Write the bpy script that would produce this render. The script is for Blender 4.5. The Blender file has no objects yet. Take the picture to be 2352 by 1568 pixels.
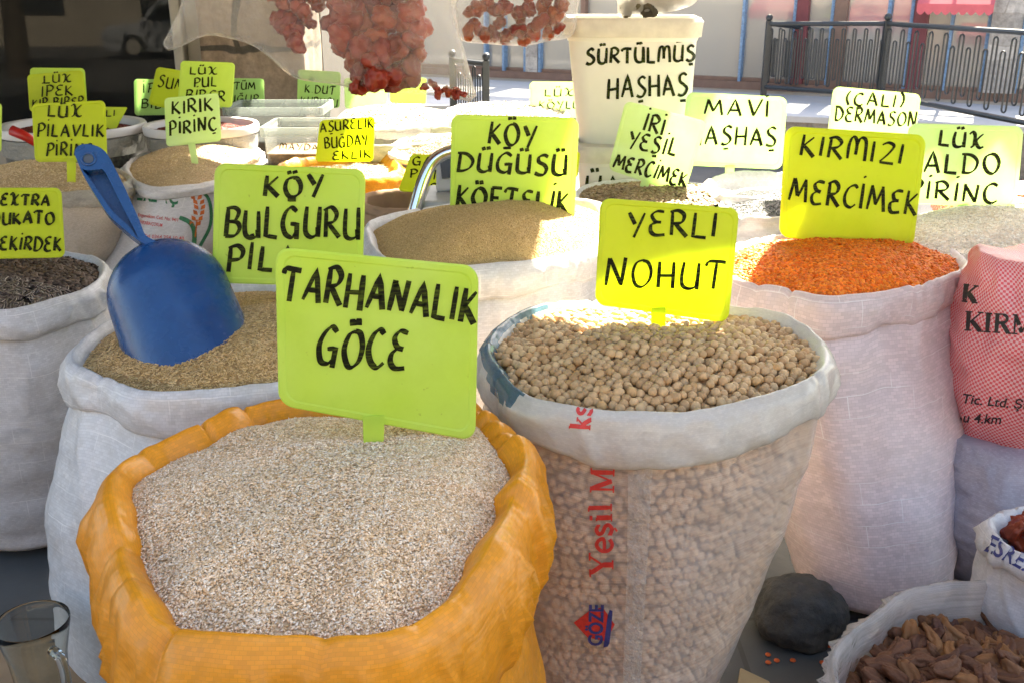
import bpy, bmesh, math, random
import numpy as np
from mathutils import Vector, Matrix, noise
from mathutils.geometry import delaunay_2d_cdt
from mathutils.bvhtree import BVHTree
R = math.radians
rng = np.random.default_rng(7); random.seed(7)
sc = bpy.context.scene; col = sc.collection

# ---------------------------------------------------------------- camera, world, sun, exposure
EYE, TH, F = 1.16, R(19.5), 2354.0           # eye height (m), pitch down, focal length in pixels of a 2352 wide frame
cam = bpy.data.cameras.new("camera"); cam.sensor_width = 36; cam.lens = 36*F/2352
cam.clip_start = .02; cam.clip_end = 500
cam.dof.use_dof = True; cam.dof.focus_distance = 1.3; cam.dof.aperture_fstop = 30
camo = bpy.data.objects.new("camera", cam); col.objects.link(camo)
camo.location = (0, 0, EYE); camo.rotation_euler = (R(90)-TH, 0, 0); sc.camera = camo

SUN_EL, SUN_AZ = R(47), R(24)                # azimuth measured from +Y towards +X
SUN = Vector((math.sin(SUN_AZ)*math.cos(SUN_EL), math.cos(SUN_AZ)*math.cos(SUN_EL), math.sin(SUN_EL)))
w = bpy.data.worlds.new("World"); sc.world = w; w.use_nodes = True
wn = w.node_tree.nodes; bg = wn["Background"]
sky = wn.new("ShaderNodeTexSky"); sky.sky_type = 'NISHITA'; sky.sun_disc = False
sky.sun_elevation = SUN_EL; sky.sun_rotation = SUN_AZ; sky.dust_density = 2.5; sky.air_density = 1.0
w.node_tree.links.new(sky.outputs[0], bg.inputs[0]); bg.inputs[1].default_value = .062
sl = bpy.data.lights.new("sun", 'SUN'); sl.energy = 5.0; sl.angle = R(.6); sl.color = (1, .95, .86)
so = bpy.data.objects.new("sun", sl); col.objects.link(so)
so.rotation_euler = (-SUN).to_track_quat('-Z', 'Y').to_euler()
sc.view_settings.view_transform = 'Standard'; sc.view_settings.look = 'None'
sc.view_settings.exposure = 3.5; sc.view_settings.gamma = 1
sc.view_settings.use_white_balance = True; sc.view_settings.white_balance_temperature = 7500; sc.view_settings.white_balance_tint = 8
sc.render.engine = 'CYCLES'
cy = sc.cycles; cy.max_bounces = 8; cy.transparent_max_bounces = 16; cy.use_denoising = True
cy.caustics_reflective = False; cy.caustics_refractive = False

# ---------------------------------------------------------------- pixel <-> world
CT, ST = math.cos(TH), math.sin(TH)
def ray(u, v):
    k = (v-784)/F
    return Vector(((u-1176)/F, CT-k*ST, -(ST+k*CT)))
O = Vector((0, 0, EYE))
def at(u, v, zc): return O+ray(u, v)*zc
def onz(u, v, z):
    k = (v-784)/F
    return O+ray(u, v)*((EYE-z)/(ST+k*CT))
def onplane(u, v, p, n):
    d = ray(u, v)
    return O+d*((Vector(p)-O).dot(n)/d.dot(n))

# ---------------------------------------------------------------- objects, names, labels
def tag(o, label=None, cat=None, group=None, kind=None):
    if label: o['label'] = label
    if cat: o['category'] = cat
    if group: o['group'] = group
    if kind: o['kind'] = kind
    return o
def empty(name, loc, label, cat, group=None):
    o = bpy.data.objects.new(name, None); col.objects.link(o); o.location = loc; o.empty_display_size = .05
    return tag(o, label, cat, group)
def link(name, me, mats, parent=None, smooth=True):
    o = bpy.data.objects.new(name, me); col.objects.link(o)
    for m in (mats if isinstance(mats, (list, tuple)) else [mats]): me.materials.append(m)
    if smooth: me.polygons.foreach_set('use_smooth', [True]*len(me.polygons))
    if parent is not None:
        o.parent = parent; o.matrix_parent_inverse = Matrix.Translation(-Vector(parent.location))
    return o
def mesh(name, vs, fs, mats, parent=None, smooth=True, uv=None, midx=None):
    me = bpy.data.meshes.new(name); me.from_pydata([tuple(v) for v in vs], [], fs); me.update()
    if uv is not None:
        l = me.uv_layers.new(name="UVMap"); idx = np.empty(len(me.loops), dtype=np.int32)
        me.loops.foreach_get('vertex_index', idx); l.data.foreach_set('uv', np.asarray(uv, dtype=np.float32)[idx].ravel())
    o = link(name, me, mats, parent, smooth)
    if midx is not None: me.polygons.foreach_set('material_index', midx)
    return o
def bm_obj(name, bm, mats, parent=None, smooth=False):
    bmesh.ops.recalc_face_normals(bm, faces=bm.faces)
    me = bpy.data.meshes.new(name); bm.to_mesh(me); bm.free()
    return link(name, me, mats, parent, smooth)
def bevel(o, width=.004, seg=2):
    m = o.modifiers.new("bevel", 'BEVEL'); m.width = width; m.segments = seg; m.limit_method = 'ANGLE'; return o
def box(bm, c, s, rot=None):
    r = bmesh.ops.create_cube(bm, size=1)
    M = Matrix.Translation(c) @ (rot.to_4x4() if rot is not None else Matrix()) @ Matrix.Diagonal((*s, 1))
    bmesh.ops.transform(bm, matrix=M, verts=r['verts'])
def catmull(P, n, closed=True):
    P = np.asarray(P, float); m = len(P); out = []
    T = np.linspace(0, m if closed else m-1, n, endpoint=not closed)
    for t in T:
        i = int(math.floor(t)); f = t-i
        if closed: a, b, c, d = P[(i-1) % m], P[i % m], P[(i+1) % m], P[(i+2) % m]
        else:
            i = min(i, m-2); f = t-i
            a, b, c, d = P[max(i-1, 0)], P[i], P[i+1], P[min(i+2, m-1)]
        out.append(.5*((2*b)+(-a+c)*f+(2*a-5*b+4*c-d)*f*f+(-a+3*b-3*c+d)*f**3))
    return np.array(out)
def tube(bm, pts, r, seg=8, cap=True):
    pts = [Vector(p) for p in pts]; rings = []
    rr = r if isinstance(r, (list, tuple)) else [r]*len(pts)
    up = None
    for i, p in enumerate(pts):
        d = (pts[min(i+1, len(pts)-1)]-pts[max(i-1, 0)]).normalized()
        if up is None: up = d.orthogonal().normalized()
        up = (up-d*up.dot(d)).normalized(); s = d.cross(up)
        rings.append([bm.verts.new(p+(up*math.cos(a)+s*math.sin(a))*rr[i]) for a in [2*math.pi*k/seg for k in range(seg)]])
    for a, b in zip(rings, rings[1:]):
        for k in range(seg): bm.faces.new((a[k], a[(k+1) % seg], b[(k+1) % seg], b[k]))
    if cap: bm.faces.new(rings[0][::-1]); bm.faces.new(rings[-1])
def nz(x, y=0., z=0.): return noise.noise(Vector((x, y, z)))

# ---------------------------------------------------------------- materials
class N:
    def __init__(s, name):
        s.m = bpy.data.materials.new(name); s.m.use_nodes = True
        s.t = s.m.node_tree; s.n = s.t.nodes; s.b = s.n["Principled BSDF"]; s.out = s.n["Material Output"]
    def add(s, k, **kw):
        n = s.n.new(k)
        for a, v in kw.items():
            if a.startswith('i_'): n.inputs[a[2:].replace('_', ' ')].default_value = v
            else: setattr(n, a, v)
        return n
    def l(s, a, b): s.t.links.new(a, b)
    def ramp(s, fac, stops):
        r = s.add('ShaderNodeValToRGB'); e = r.color_ramp.elements
        while len(e) < len(stops): e.new(.5)
        for x, (p, c) in zip(e, stops): x.position = p; x.color = (*c, 1)
        s.l(fac, r.inputs[0]); return r.outputs[0]
    def bump(s, h, strength, dist=.002):
        b = s.add('ShaderNodeBump'); b.inputs['Strength'].default_value = strength; b.inputs['Distance'].default_value = dist
        s.l(h, b.inputs['Height'])
        if s.b.inputs['Normal'].is_linked:
            s.l(s.b.inputs['Normal'].links[0].from_socket, b.inputs['Normal'])
        s.l(b.outputs[0], s.b.inputs['Normal']); return b.outputs[0]
    def noise(s, scale, detail=4, coord='Object', rough=.6):
        t = s.add('ShaderNodeTexCoord'); n = s.add('ShaderNodeTexNoise')
        n.inputs['Scale'].default_value = scale; n.inputs['Detail'].default_value = detail; n.inputs['Roughness'].default_value = rough
        s.l(t.outputs[coord], n.inputs['Vector']); return n.outputs[0]
def sh(c, k): return tuple(min(1, max(0, x*k)) for x in c)
def plain(name, c, rough=.6, var=.25, scale=12, bump=0, bscale=40, metal=0, spec=.5):
    s = N(name); f = s.noise(scale, 5)
    s.l(s.ramp(f, [(.3, sh(c, 1-var)), (.7, sh(c, 1+var))]), s.b.inputs['Base Color'])
    s.b.inputs['Roughness'].default_value = rough; s.b.inputs['Metallic'].default_value = metal
    s.b.inputs['Specular IOR Level'].default_value = spec
    if bump: s.bump(s.noise(bscale, 6), bump, .01)
    return s.m
def mixsh(s, fac, a, b):
    x = s.add('ShaderNodeMixShader')
    if isinstance(fac, (int, float)): x.inputs[0].default_value = fac
    else: s.l(fac, x.inputs[0])
    s.l(a, x.inputs[1]); s.l(b, x.inputs[2]); return x.outputs[0]
def woven(name, c, tape=.005, var=.12, rough=.38, trans=.22, c2=None, strength=.5, see=0., dirt=None, check=None, wrinkle=.5, threads=0., big_var=.14):
    """woven polypropylene sack cloth: flat tapes crossing, slightly translucent, shiny"""
    s = N(name); uv = s.add('ShaderNodeTexCoord').outputs['UV']
    br = s.add('ShaderNodeTexBrick'); br.offset = .5
    br.inputs['Color1'].default_value = (*sh(c, 1-var), 1); br.inputs['Color2'].default_value = (*sh(c, 1+var*.6), 1)
    br.inputs['Mortar'].default_value = (*sh(c, 1-var*1.7), 1); br.inputs['Scale'].default_value = 1/tape
    br.inputs['Mortar Size'].default_value = .045; br.inputs['Mortar Smooth'].default_value = .6; br.inputs['Brick Width'].default_value = 1.15
    br.inputs['Row Height'].default_value = .62
    s.l(uv, br.inputs['Vector'])
    base = br.outputs['Color']
    if check:
        ck = s.add('ShaderNodeTexChecker'); ck.inputs['Scale'].default_value = 1/(tape*1.1)
        ck.inputs['Color1'].default_value = (*c, 1); ck.inputs['Color2'].default_value = (*check, 1); s.l(uv, ck.inputs['Vector']); base = ck.outputs[0]
    big = s.noise(9, 4)
    mx = s.add('ShaderNodeMix', data_type='RGBA', blend_type='MULTIPLY'); mx.inputs[0].default_value = 1
    s.l(base, mx.inputs[6]); s.l(s.ramp(big, [(.3, (1-big_var,)*3), (.65, (1, 1, 1))]), mx.inputs[7]); cc = mx.outputs[2]
    if threads:
        b2 = s.add('ShaderNodeTexBrick'); b2.offset = .37; b2.inputs['Scale'].default_value = 1; b2.inputs['Brick Width'].default_value = .13; b2.inputs['Row Height'].default_value = .047; b2.inputs['Mortar Size'].default_value = .0009; b2.inputs['Mortar Smooth'].default_value = .3; s.l(uv, b2.inputs['Vector'])
        th_ = s.add('ShaderNodeMath', operation='MULTIPLY'); s.l(b2.outputs['Fac'], th_.inputs[0]); s.l(s.ramp(s.noise(11, 3), [(.42, (0, 0, 0)), (.6, (threads,)*3)]), th_.inputs[1])
        m7 = s.add('ShaderNodeMix', data_type='RGBA'); s.l(th_.outputs[0], m7.inputs[0]); s.l(cc, m7.inputs[6]); m7.inputs[7].default_value = (.95, .94, .93, 1); cc = m7.outputs[2]
    if dirt:
        m2 = s.add('ShaderNodeMix', data_type='RGBA'); s.l(cc, m2.inputs[6]); m2.inputs[7].default_value = (*dirt, 1)
        s.l(s.ramp(s.noise(17, 8, rough=.75), [(.5, (0, 0, 0)), (.75, (.6,)*3)]), m2.inputs[0]); cc = m2.outputs[2]
    s.l(cc, s.b.inputs['Base Color']); s.b.inputs['Roughness'].default_value = rough
    # long pulled threads
    wv = s.add('ShaderNodeTexNoise'); mp = s.add('ShaderNodeMapping'); mp.inputs['Scale'].default_value = (4, 220, 1)
    s.l(uv, mp.inputs['Vector']); s.l(mp.outputs[0], wv.inputs['Vector']); wv.inputs['Scale'].default_value = 1; wv.inputs['Detail'].default_value = 3
    s.bump(s.noise(13, 3), wrinkle, .012)
    tc = s.add('ShaderNodeTexCoord'); rg = s.add('ShaderNodeTexNoise', noise_type='RIDGED_MULTIFRACTAL'); rg.inputs['Scale'].default_value = 4.5; rg.inputs['Detail'].default_value = 2; s.l(tc.outputs['Object'], rg.inputs['Vector'])
    s.bump(rg.outputs[0], wrinkle*.55, .006)
    s.bump(wv.outputs[0], .35, .0015)
    s.bump(br.outputs['Fac'], -strength if strength else 0, .0012)
    sf = s.b.outputs[0]
    if trans:
        t = s.add('ShaderNodeBsdfTranslucent'); s.l(cc, t.inputs[0]); sf = mixsh(s, trans, sf, t.outputs[0])
    if see:
        tr = s.add('ShaderNodeBsdfTransparent'); tr.inputs[0].default_value = (1, .98, .95, 1)
        f = s.ramp(s.noise(5, 3), [(.3, (see-.10,)*3), (.7, (min(see+.10, .95),)*3)])
        if see > .4:
            m3 = s.add('ShaderNodeMath', operation='MULTIPLY'); s.l(f, m3.inputs[0])
            s.l(s.ramp(br.outputs['Fac'], [(0, (1, 1, 1)), (1, (.8,)*3)]), m3.inputs[1]); f = m3.outputs[0]
        m6 = s.add('ShaderNodeMath', operation='MULTIPLY'); s.l(f, m6.inputs[0]); s.l(s.ramp(wv.outputs[0], [(.35, (1,)*3), (.7, (.80,)*3)]), m6.inputs[1]); f = m6.outputs[0]
        lw = s.add('ShaderNodeLayerWeight'); lw.inputs[0].default_value = .4; m4 = s.add('ShaderNodeMath', operation='MULTIPLY_ADD'); s.l(lw.outputs['Facing'], m4.inputs[0]); m4.inputs[1].default_value = -.28; m4.inputs[2].default_value = 1
        m5 = s.add('ShaderNodeMath', operation='MULTIPLY'); s.l(f, m5.inputs[0]); s.l(m4.outputs[0], m5.inputs[1]); f = m5.outputs[0]
        sf = mixsh(s, f, sf, tr.outputs[0])
    s.l(sf, s.out.inputs[0]); return s.m
def lime(name, c, trans=.55):
    s = N(name); f = s.noise(7, 3)
    cc = s.ramp(f, [(.35, c), (.75, (min(1, c[0]*1.06), min(1, c[1]*1.02), c[2]*1.9))])
    sp = s.ramp(s.noise(120, 2), [(.72, (1, 1, 1)), (.79, (.5, .45, .3))])
    sm_ = s.add('ShaderNodeMix', data_type='RGBA', blend_type='MULTIPLY'); sm_.inputs[0].default_value = 1; s.l(sp, sm_.inputs[6]); s.l(s.ramp(s.noise(16, 6, rough=.7), [(.45, (1, 1, 1)), (.75, (.84, .86, .7))]), sm_.inputs[7]); sp = sm_.outputs[2]
    mx = s.add('ShaderNodeMix', data_type='RGBA', blend_type='MULTIPLY'); mx.inputs[0].default_value = 1
    s.l(cc, mx.inputs[6]); s.l(sp, mx.inputs[7]); cc = mx.outputs[2]
    s.l(cc, s.b.inputs['Base Color']); s.b.inputs['Roughness'].default_value = .42; s.b.inputs['Specular IOR Level'].default_value = .35
    t = s.add('ShaderNodeBsdfTranslucent'); t.inputs[0].default_value = (min(1, c[0]*1.2), min(1, c[1]*1.15), min(max(c[2], .46), c[2]*2.3), 1)
    s.l(mixsh(s, trans, s.b.outputs[0], t.outputs[0]), s.out.inputs[0]); return s.m
def film(name, see=.915, c=(.9, .89, .85), rough=.08, trans=.4):
    s = N(name); s.b.inputs['Base Color'].default_value = (*c, 1); s.b.inputs['Roughness'].default_value = rough
    s.bump(s.noise(14, 6, rough=.7), .9, .02)
    t = s.add('ShaderNodeBsdfTranslucent'); t.inputs[0].default_value = (*sh(c, .7), 1)
    a = mixsh(s, trans, s.b.outputs[0], t.outputs[0])
    tr = s.add('ShaderNodeBsdfTransparent')
    lw = s.add('ShaderNodeLayerWeight'); lw.inputs[0].default_value = .35
    f = s.add('ShaderNodeMath', operation='MULTIPLY_ADD'); s.l(lw.outputs['Facing'], f.inputs[0]); f.inputs[1].default_value = -.34; f.inputs[2].default_value = see
    f2 = s.add('ShaderNodeMath', operation='MULTIPLY'); s.l(f.outputs[0], f2.inputs[0])
    s.l(s.ramp(s.noise(9, 6, rough=.7), [(.4, (1, 1, 1)), (.72, (.82,)*3)]), f2.inputs[1])
    tcr = s.add('ShaderNodeTexCoord'); rg = s.add('ShaderNodeTexNoise', noise_type='RIDGED_MULTIFRACTAL'); rg.inputs['Scale'].default_value = 5; rg.inputs['Detail'].default_value = 3; s.l(tcr.outputs['Object'], rg.inputs['Vector']); s.bump(rg.outputs[0], .5, .01)
    f3 = s.add('ShaderNodeMath', operation='MULTIPLY'); s.l(f2.outputs[0], f3.inputs[0]); s.l(s.ramp(rg.outputs[0], [(.58, (1, 1, 1)), (.92, (.5,)*3)]), f3.inputs[1])
    s.l(mixsh(s, f3.outputs[0], a, tr.outputs[0]), s.out.inputs[0]); return s.m
def grain_mat(name, rough=.6, bumpy=0, sat=1):
    s = N(name); a = s.add('ShaderNodeAttribute', attribute_name='col')
    s.l(a.outputs['Color'], s.b.inputs['Base Color']); s.b.inputs['Roughness'].default_value = rough; s.b.inputs['Specular IOR Level'].default_value = .3
    return s.m
def rand_mat(name, stops, rough=.6, bump=.5, bscale=180, sss=0):
    s = N(name); oi = s.add('ShaderNodeObjectInfo')
    n = s.noise(bscale*.5, 4)
    mx = s.add('ShaderNodeMix', data_type='RGBA', blend_type='MULTIPLY'); mx.inputs[0].default_value = 1
    s.l(s.ramp(oi.outputs['Random'], stops), mx.inputs[6]); s.l(s.ramp(n, [(.3, (.72,)*3), (.65, (1, 1, 1))]), mx.inputs[7])
    s.l(mx.outputs[2], s.b.inputs['Base Color']); s.b.inputs['Roughness'].default_value = rough; s.b.inputs['Specular IOR Level'].default_value = .35
    if bump: s.bump(s.noise(bscale, 4), bump, .003)
    return s.m
def ink(name, c=(.0025, .004, .001), fade=(.06, .085, .008)):
    s = N(name); t = s.add('ShaderNodeTexCoord')
    mp = s.add('ShaderNodeMapping'); mp.inputs['Scale'].default_value = (60, 60, 400); mp.inputs['Rotation'].default_value = (0, .6, 0)
    n = s.add('ShaderNodeTexNoise'); n.inputs['Scale'].default_value = 1; n.inputs['Detail'].default_value = 3
    s.l(t.outputs['Object'], mp.inputs[0]); s.l(mp.outputs[0], n.inputs[0])
    s.l(s.ramp(n.outputs[0], [(.48, c), (.70, fade)]), s.b.inputs['Base Color']); s.b.inputs['Roughness'].default_value = .5; s.b.inputs['Specular IOR Level'].default_value = .12
    return s.m
LIME = dict(lime=lime('lime_plastic', (.58, .76, .115)), yellow=lime('yellow_lime_plastic', (.58, .69, .045)),
            pale=lime('pale_lime_plastic', (.60, .78, .36)), green=lime('green_lime_plastic', (.42, .62, .16)))
INK = ink('black_marker')
WHITE_WOVEN = woven('white_woven_cloth', (.74, .74, .75), tape=.007, trans=.18, strength=.8, var=.10, threads=.6, dirt=(.42, .40, .37))
WHITE_FINE = woven('white_sack_cloth', (.74, .74, .76), tape=.0075, trans=.2, strength=.6, var=.09, threads=.5)
PINK_WHITE = woven('pinkish_woven_cloth', (.80, .68, .69), tape=.0105, trans=.2, strength=.8, var=.11, threads=.7)
LILAC = woven('lilac_grey_cloth', (.42, .40, .47), tape=.006, trans=.1)
ORANGE = woven('orange_woven_cloth', (.92, .36, .022), tape=.006, trans=.2, rough=.36, strength=1.0, var=.10, wrinkle=.6, big_var=.20)
YELLOW = woven('yellow_woven_cloth', (.72, .36, .015), tape=.006, trans=.25, rough=.35)
BEIGE = woven('beige_sack_cloth', (.55, .46, .36), tape=.005, trans=.15)
CLEAR = woven('clear_woven_film', (.84, .80, .76), tape=.0045, trans=.4, rough=.17, see=.63, strength=.3, var=.04, wrinkle=.3)
CLEAR_CUFF = woven('milky_woven_film', (.76, .75, .70), tape=.004, trans=.3, rough=.22, see=.18, strength=.4, var=.06)
MILKY = woven('milky_sack_film', (.66, .63, .57), tape=.005, trans=.4, rough=.25, see=.3, strength=.3)
RED_CHECK = woven('red_white_mesh_cloth', (.80, .11, .13), tape=.0046, trans=.2, check=(.90, .56, .56))
FILM = film('clear_bag_film'); FILM_DENSE = film('cloudy_bag_film', .62)
GRAIN = grain_mat('grain'); GRAIN_SHINY = grain_mat('shiny_grain', .4)

# ---------------------------------------------------------------- hand lettering
def S(*p): return (True, p)
def L(*p): return (False, p)
GL = {
 'A': (.72, [L((0, 0), (.36, 1), (.70, -.03)), L((.14, .33), (.60, .35))]),
 'B': (.66, [L((.08, 1), (.06, 0)), S((-.02, .98), (.35, 1.03), (.56, .86), (.42, .60), (.14, .52)), S((.14, .52), (.5, .5), (.64, .27), (.45, .03), (0, -.01))]),
 'C': (.66, [S((.62, .88), (.44, 1.0), (.16, .85), (.02, .48), (.12, .12), (.38, -.01), (.64, .14))]),
 'D': (.74, [L((.08, 1), (.06, 0)), S((-.04, 1), (.38, .95), (.70, .62), (.62, .22), (.32, .01), (-.02, .02))]),
 'E': (.60, [S((.60, .97), (.28, 1.0), (.08, .82), (.2, .60), (.46, .55)), S((.3, .56), (.04, .42), (.02, .16), (.22, .0), (.6, .05))]),
 'F': (.56, [L((.06, 0), (.06, .98)), L((.0, 1), (.58, .97)), L((.06, .52), (.44, .52))]),
 'G': (.76, [S((.66, .86), (.42, 1.02), (.14, .82), (.02, .45), (.14, .08), (.42, -.02), (.62, .12)), L((.36, .42), (.68, .44), (.64, -.1))]),
 'H': (.66, [L((.04, 1), (.02, 0)), L((.62, 1.02), (.62, -.04)), L((.02, .46), (.64, .5))]),
 'I': (.14, [L((.08, 1), (.05, 0))]),
 'K': (.66, [L((.08, 1.02), (.04, 0)), L((.56, .94), (.07, .44)), L((.14, .48), (.64, -.02))]),
 'L': (.56, [L((.08, 1), (.04, .03), (.56, 0))]),
 'M': (.92, [L((.0, 0), (.16, .98)), L((.16, .98), (.44, .22)), L((.44, .22), (.76, .98)), L((.76, .98), (.90, -.02))]),
 'm': (.90, [S((.02, 0), (.06, .6), (.16, .94), (.34, .95), (.43, .7), (.42, .2)), S((.43, .6), (.54, .93), (.72, .98), (.84, .8), (.86, .3), (.84, -.04))]),
 'N': (.74, [L((.02, 0), (.10, 1)), L((.10, .98), (.58, .04)), L((.60, 0), (.70, 1.02))]),
 'O': (.76, [S((.44, .98), (.16, .86), (.02, .46), (.18, .06), (.44, .0), (.68, .22), (.74, .58), (.58, .9), (.38, .97))]),
 'P': (.60, [L((.10, .98), (.04, -.04)), S((-.02, .94), (.34, 1.03), (.60, .82), (.48, .52), (.10, .42))]),
 'R': (.66, [L((.10, .98), (.04, 0)), S((-.02, .94), (.34, 1.03), (.58, .82), (.46, .56), (.10, .46)), L((.18, .48), (.66, -.03))]),
 'S': (.60, [S((.58, .90), (.38, 1.01), (.14, .88), (.16, .66), (.40, .5), (.56, .30), (.44, .06), (.2, -.01), (.0, .08))]),
 'T': (.70, [S((-.04, .82), (.06, .98), (.34, 1.0), (.72, .98)), L((.38, .98), (.34, -.04))]),
 'U': (.66, [S((.06, 1), (.02, .5), (.06, .1), (.3, -.02), (.56, .08), (.6, .3)), L((.64, 1), (.62, -.03))]),
 'V': (.70, [L((.02, 1), (.34, .0)), L((.34, 0), (.72, 1.02))]),
 'X': (.84, [S((.0, .84), (.16, 1.0), (.32, .86), (.34, .5), (.26, .12), (.1, -.04)), S((.80, .92), (.58, .7), (.42, .4), (.5, .06), (.68, -.02), (.86, .04))]),
 'Y': (.72, [L((.02, .98), (.32, .5)), L((.70, 1.0), (.30, -.06))]),
 'Z': (.68, [S((.04, .86), (.3, 1.0), (.58, .84), (.4, .46), (.04, .05)), L((.04, .04), (.70, .02))]),
 '.': (.16, [L((.04, .0), (.08, .07))]),
 '(': (.3, [S((.28, 1.1), (.08, .8), (.04, .4), (.2, -.05))]), ')': (.3, [S((.04, 1.1), (.26, .8), (.28, .4), (.1, -.05))]),
 'l': (.12, [L((.06, 1), (.06, 0))]), ' ': (.42, []), '-': (.4, [L((.05, .45), (.38, .45))]),
}
DOTS = [L((.18, 1.32), (.24, 1.14)), L((.44, 1.34), (.48, 1.16))]
for a, b, ex in (('Ü', 'U', DOTS), ('Ö', 'O', DOTS), ('İ', 'I', [L((.0, 1.26), (.16, 1.32))]), ('Ş', 'S', [L((.14, -.24), (.48, -.22))]),
                 ('Ç', 'C', [L((.22, -.24), (.56, -.20))]), ('Ğ', 'G', [L((.22, 1.26), (.60, 1.30))])):
    GL[a] = (GL[b][0], GL[b][1]+ex)
def strokes(line, wob=.02):
    """(text, u0,v0,u1,v1,h[,slant]) -> list of 2-D polylines in frame pixels"""
    text, u0, v0, u1, v1, h = line[:6]; sl = line[6] if len(line) > 6 else .04
    adv = [GL[c][0] for c in text]; gap = .26
    tot = sum(adv)+gap*(len(text)-1)
    b = np.array([u1-u0, v1-v0]); Lb = np.linalg.norm(b); b = b/Lb; up = np.array([b[1], -b[0]]); k = Lb/tot
    x = 0; out = []
    for c, a in zip(text, adv):
        jh = 1+random.uniform(-.07, .07); jy = random.uniform(-.05, .05); js = sl+random.uniform(-.05, .05)
        for smooth, pts in GL[c][1]:
            P = np.array(pts, float)+np.array([(random.uniform(-wob, wob), random.uniform(-wob, wob)) for _ in pts])
            P = catmull(P, 6*len(P), False) if smooth and len(P) > 2 else np.array([P[i]+(P[i+1]-P[i])*t for i in range(len(P)-1) for t in np.linspace(0, 1, 5)])
            yy = P[:, 1]*jh+jy
            out.append(np.array([u0, v0])+np.outer((x+P[:, 0]+yy*js*h/k)*k, b)+np.outer(yy*h, up))
        x += a+gap
    return out
def ribbons(polys, width, nib=R(35), lo=.4):
    """flat marker strokes: chisel nib, the width follows the stroke direction; returns px verts and faces"""
    V, Fs = [], []
    for P in polys:
        keep = [0]+[i for i in range(1, len(P)) if np.linalg.norm(P[i]-P[i-1]) > .05]; P = P[keep]
        if len(P) < 2: continue
        T = np.gradient(P, axis=0); T /= np.linalg.norm(T, axis=1)[:, None]+1e-9
        Nn = np.stack([-T[:, 1], T[:, 0]], 1); ang = np.arctan2(-T[:, 1], T[:, 0])
        wd = width*(lo+(1-lo)*np.abs(np.sin(ang-nib)))*random.uniform(.9, 1.1)
        e = np.linspace(0, 1, len(P)); wd = wd*(1-.25*np.clip((.12-e)/.12, 0, 1))
        i0 = len(V)
        for p, n, wv in zip(P, Nn, wd): V += [p+n*wv/2, p-n*wv/2]
        for i in range(len(P)-1): a = i0+2*i; Fs.append((a, a+1, a+3, a+2))
    return V, Fs
def decal(name, V, Fs, proj, mats, parent, h=.0009):
    pts = [proj(p[0], p[1], h) for p in V]
    ok = [q is not None for q in pts]
    Fs = [f for f in Fs if all(ok[i] for i in f)]
    if not Fs: return None
    used = sorted({i for f in Fs for i in f}); ren = {i: k for k, i in enumerate(used)}
    return mesh(name, [pts[i] for i in used], [tuple(ren[i] for i in f) for f in Fs], mats, parent, smooth=False)
def letter(name, lines, width, proj, mats, parent, h=.0009, nib=R(35), lo=.4):
    V, Fs = [], []
    for ln in lines:
        v, f = ribbons(strokes(ln), width*(ln[7] if len(ln) > 7 else 1), nib, lo); n = len(V); V += v; Fs += [tuple(i+n for i in q) for q in f]
    return decal(name, V, Fs, proj, mats, parent, h)
def surf_proj(objs):
    trees = []
    for o in objs:
        vs = [o.matrix_basis @ v.co for v in o.data.vertices]
        trees.append(BVHTree.FromPolygons(vs, [tuple(p.vertices) for p in o.data.polygons]))
    def f(u, v, h):
        d = ray(u, v).normalized(); best = None
        for t in trees:
            q = t.ray_cast(O, d)
            if q[0] is not None and (best is None or q[3] < best[3]): best = q
        if best is None: return None
        n = best[1]; n = -n if n.dot(d) > 0 else n
        return best[0]+n*h
    return f

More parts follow.
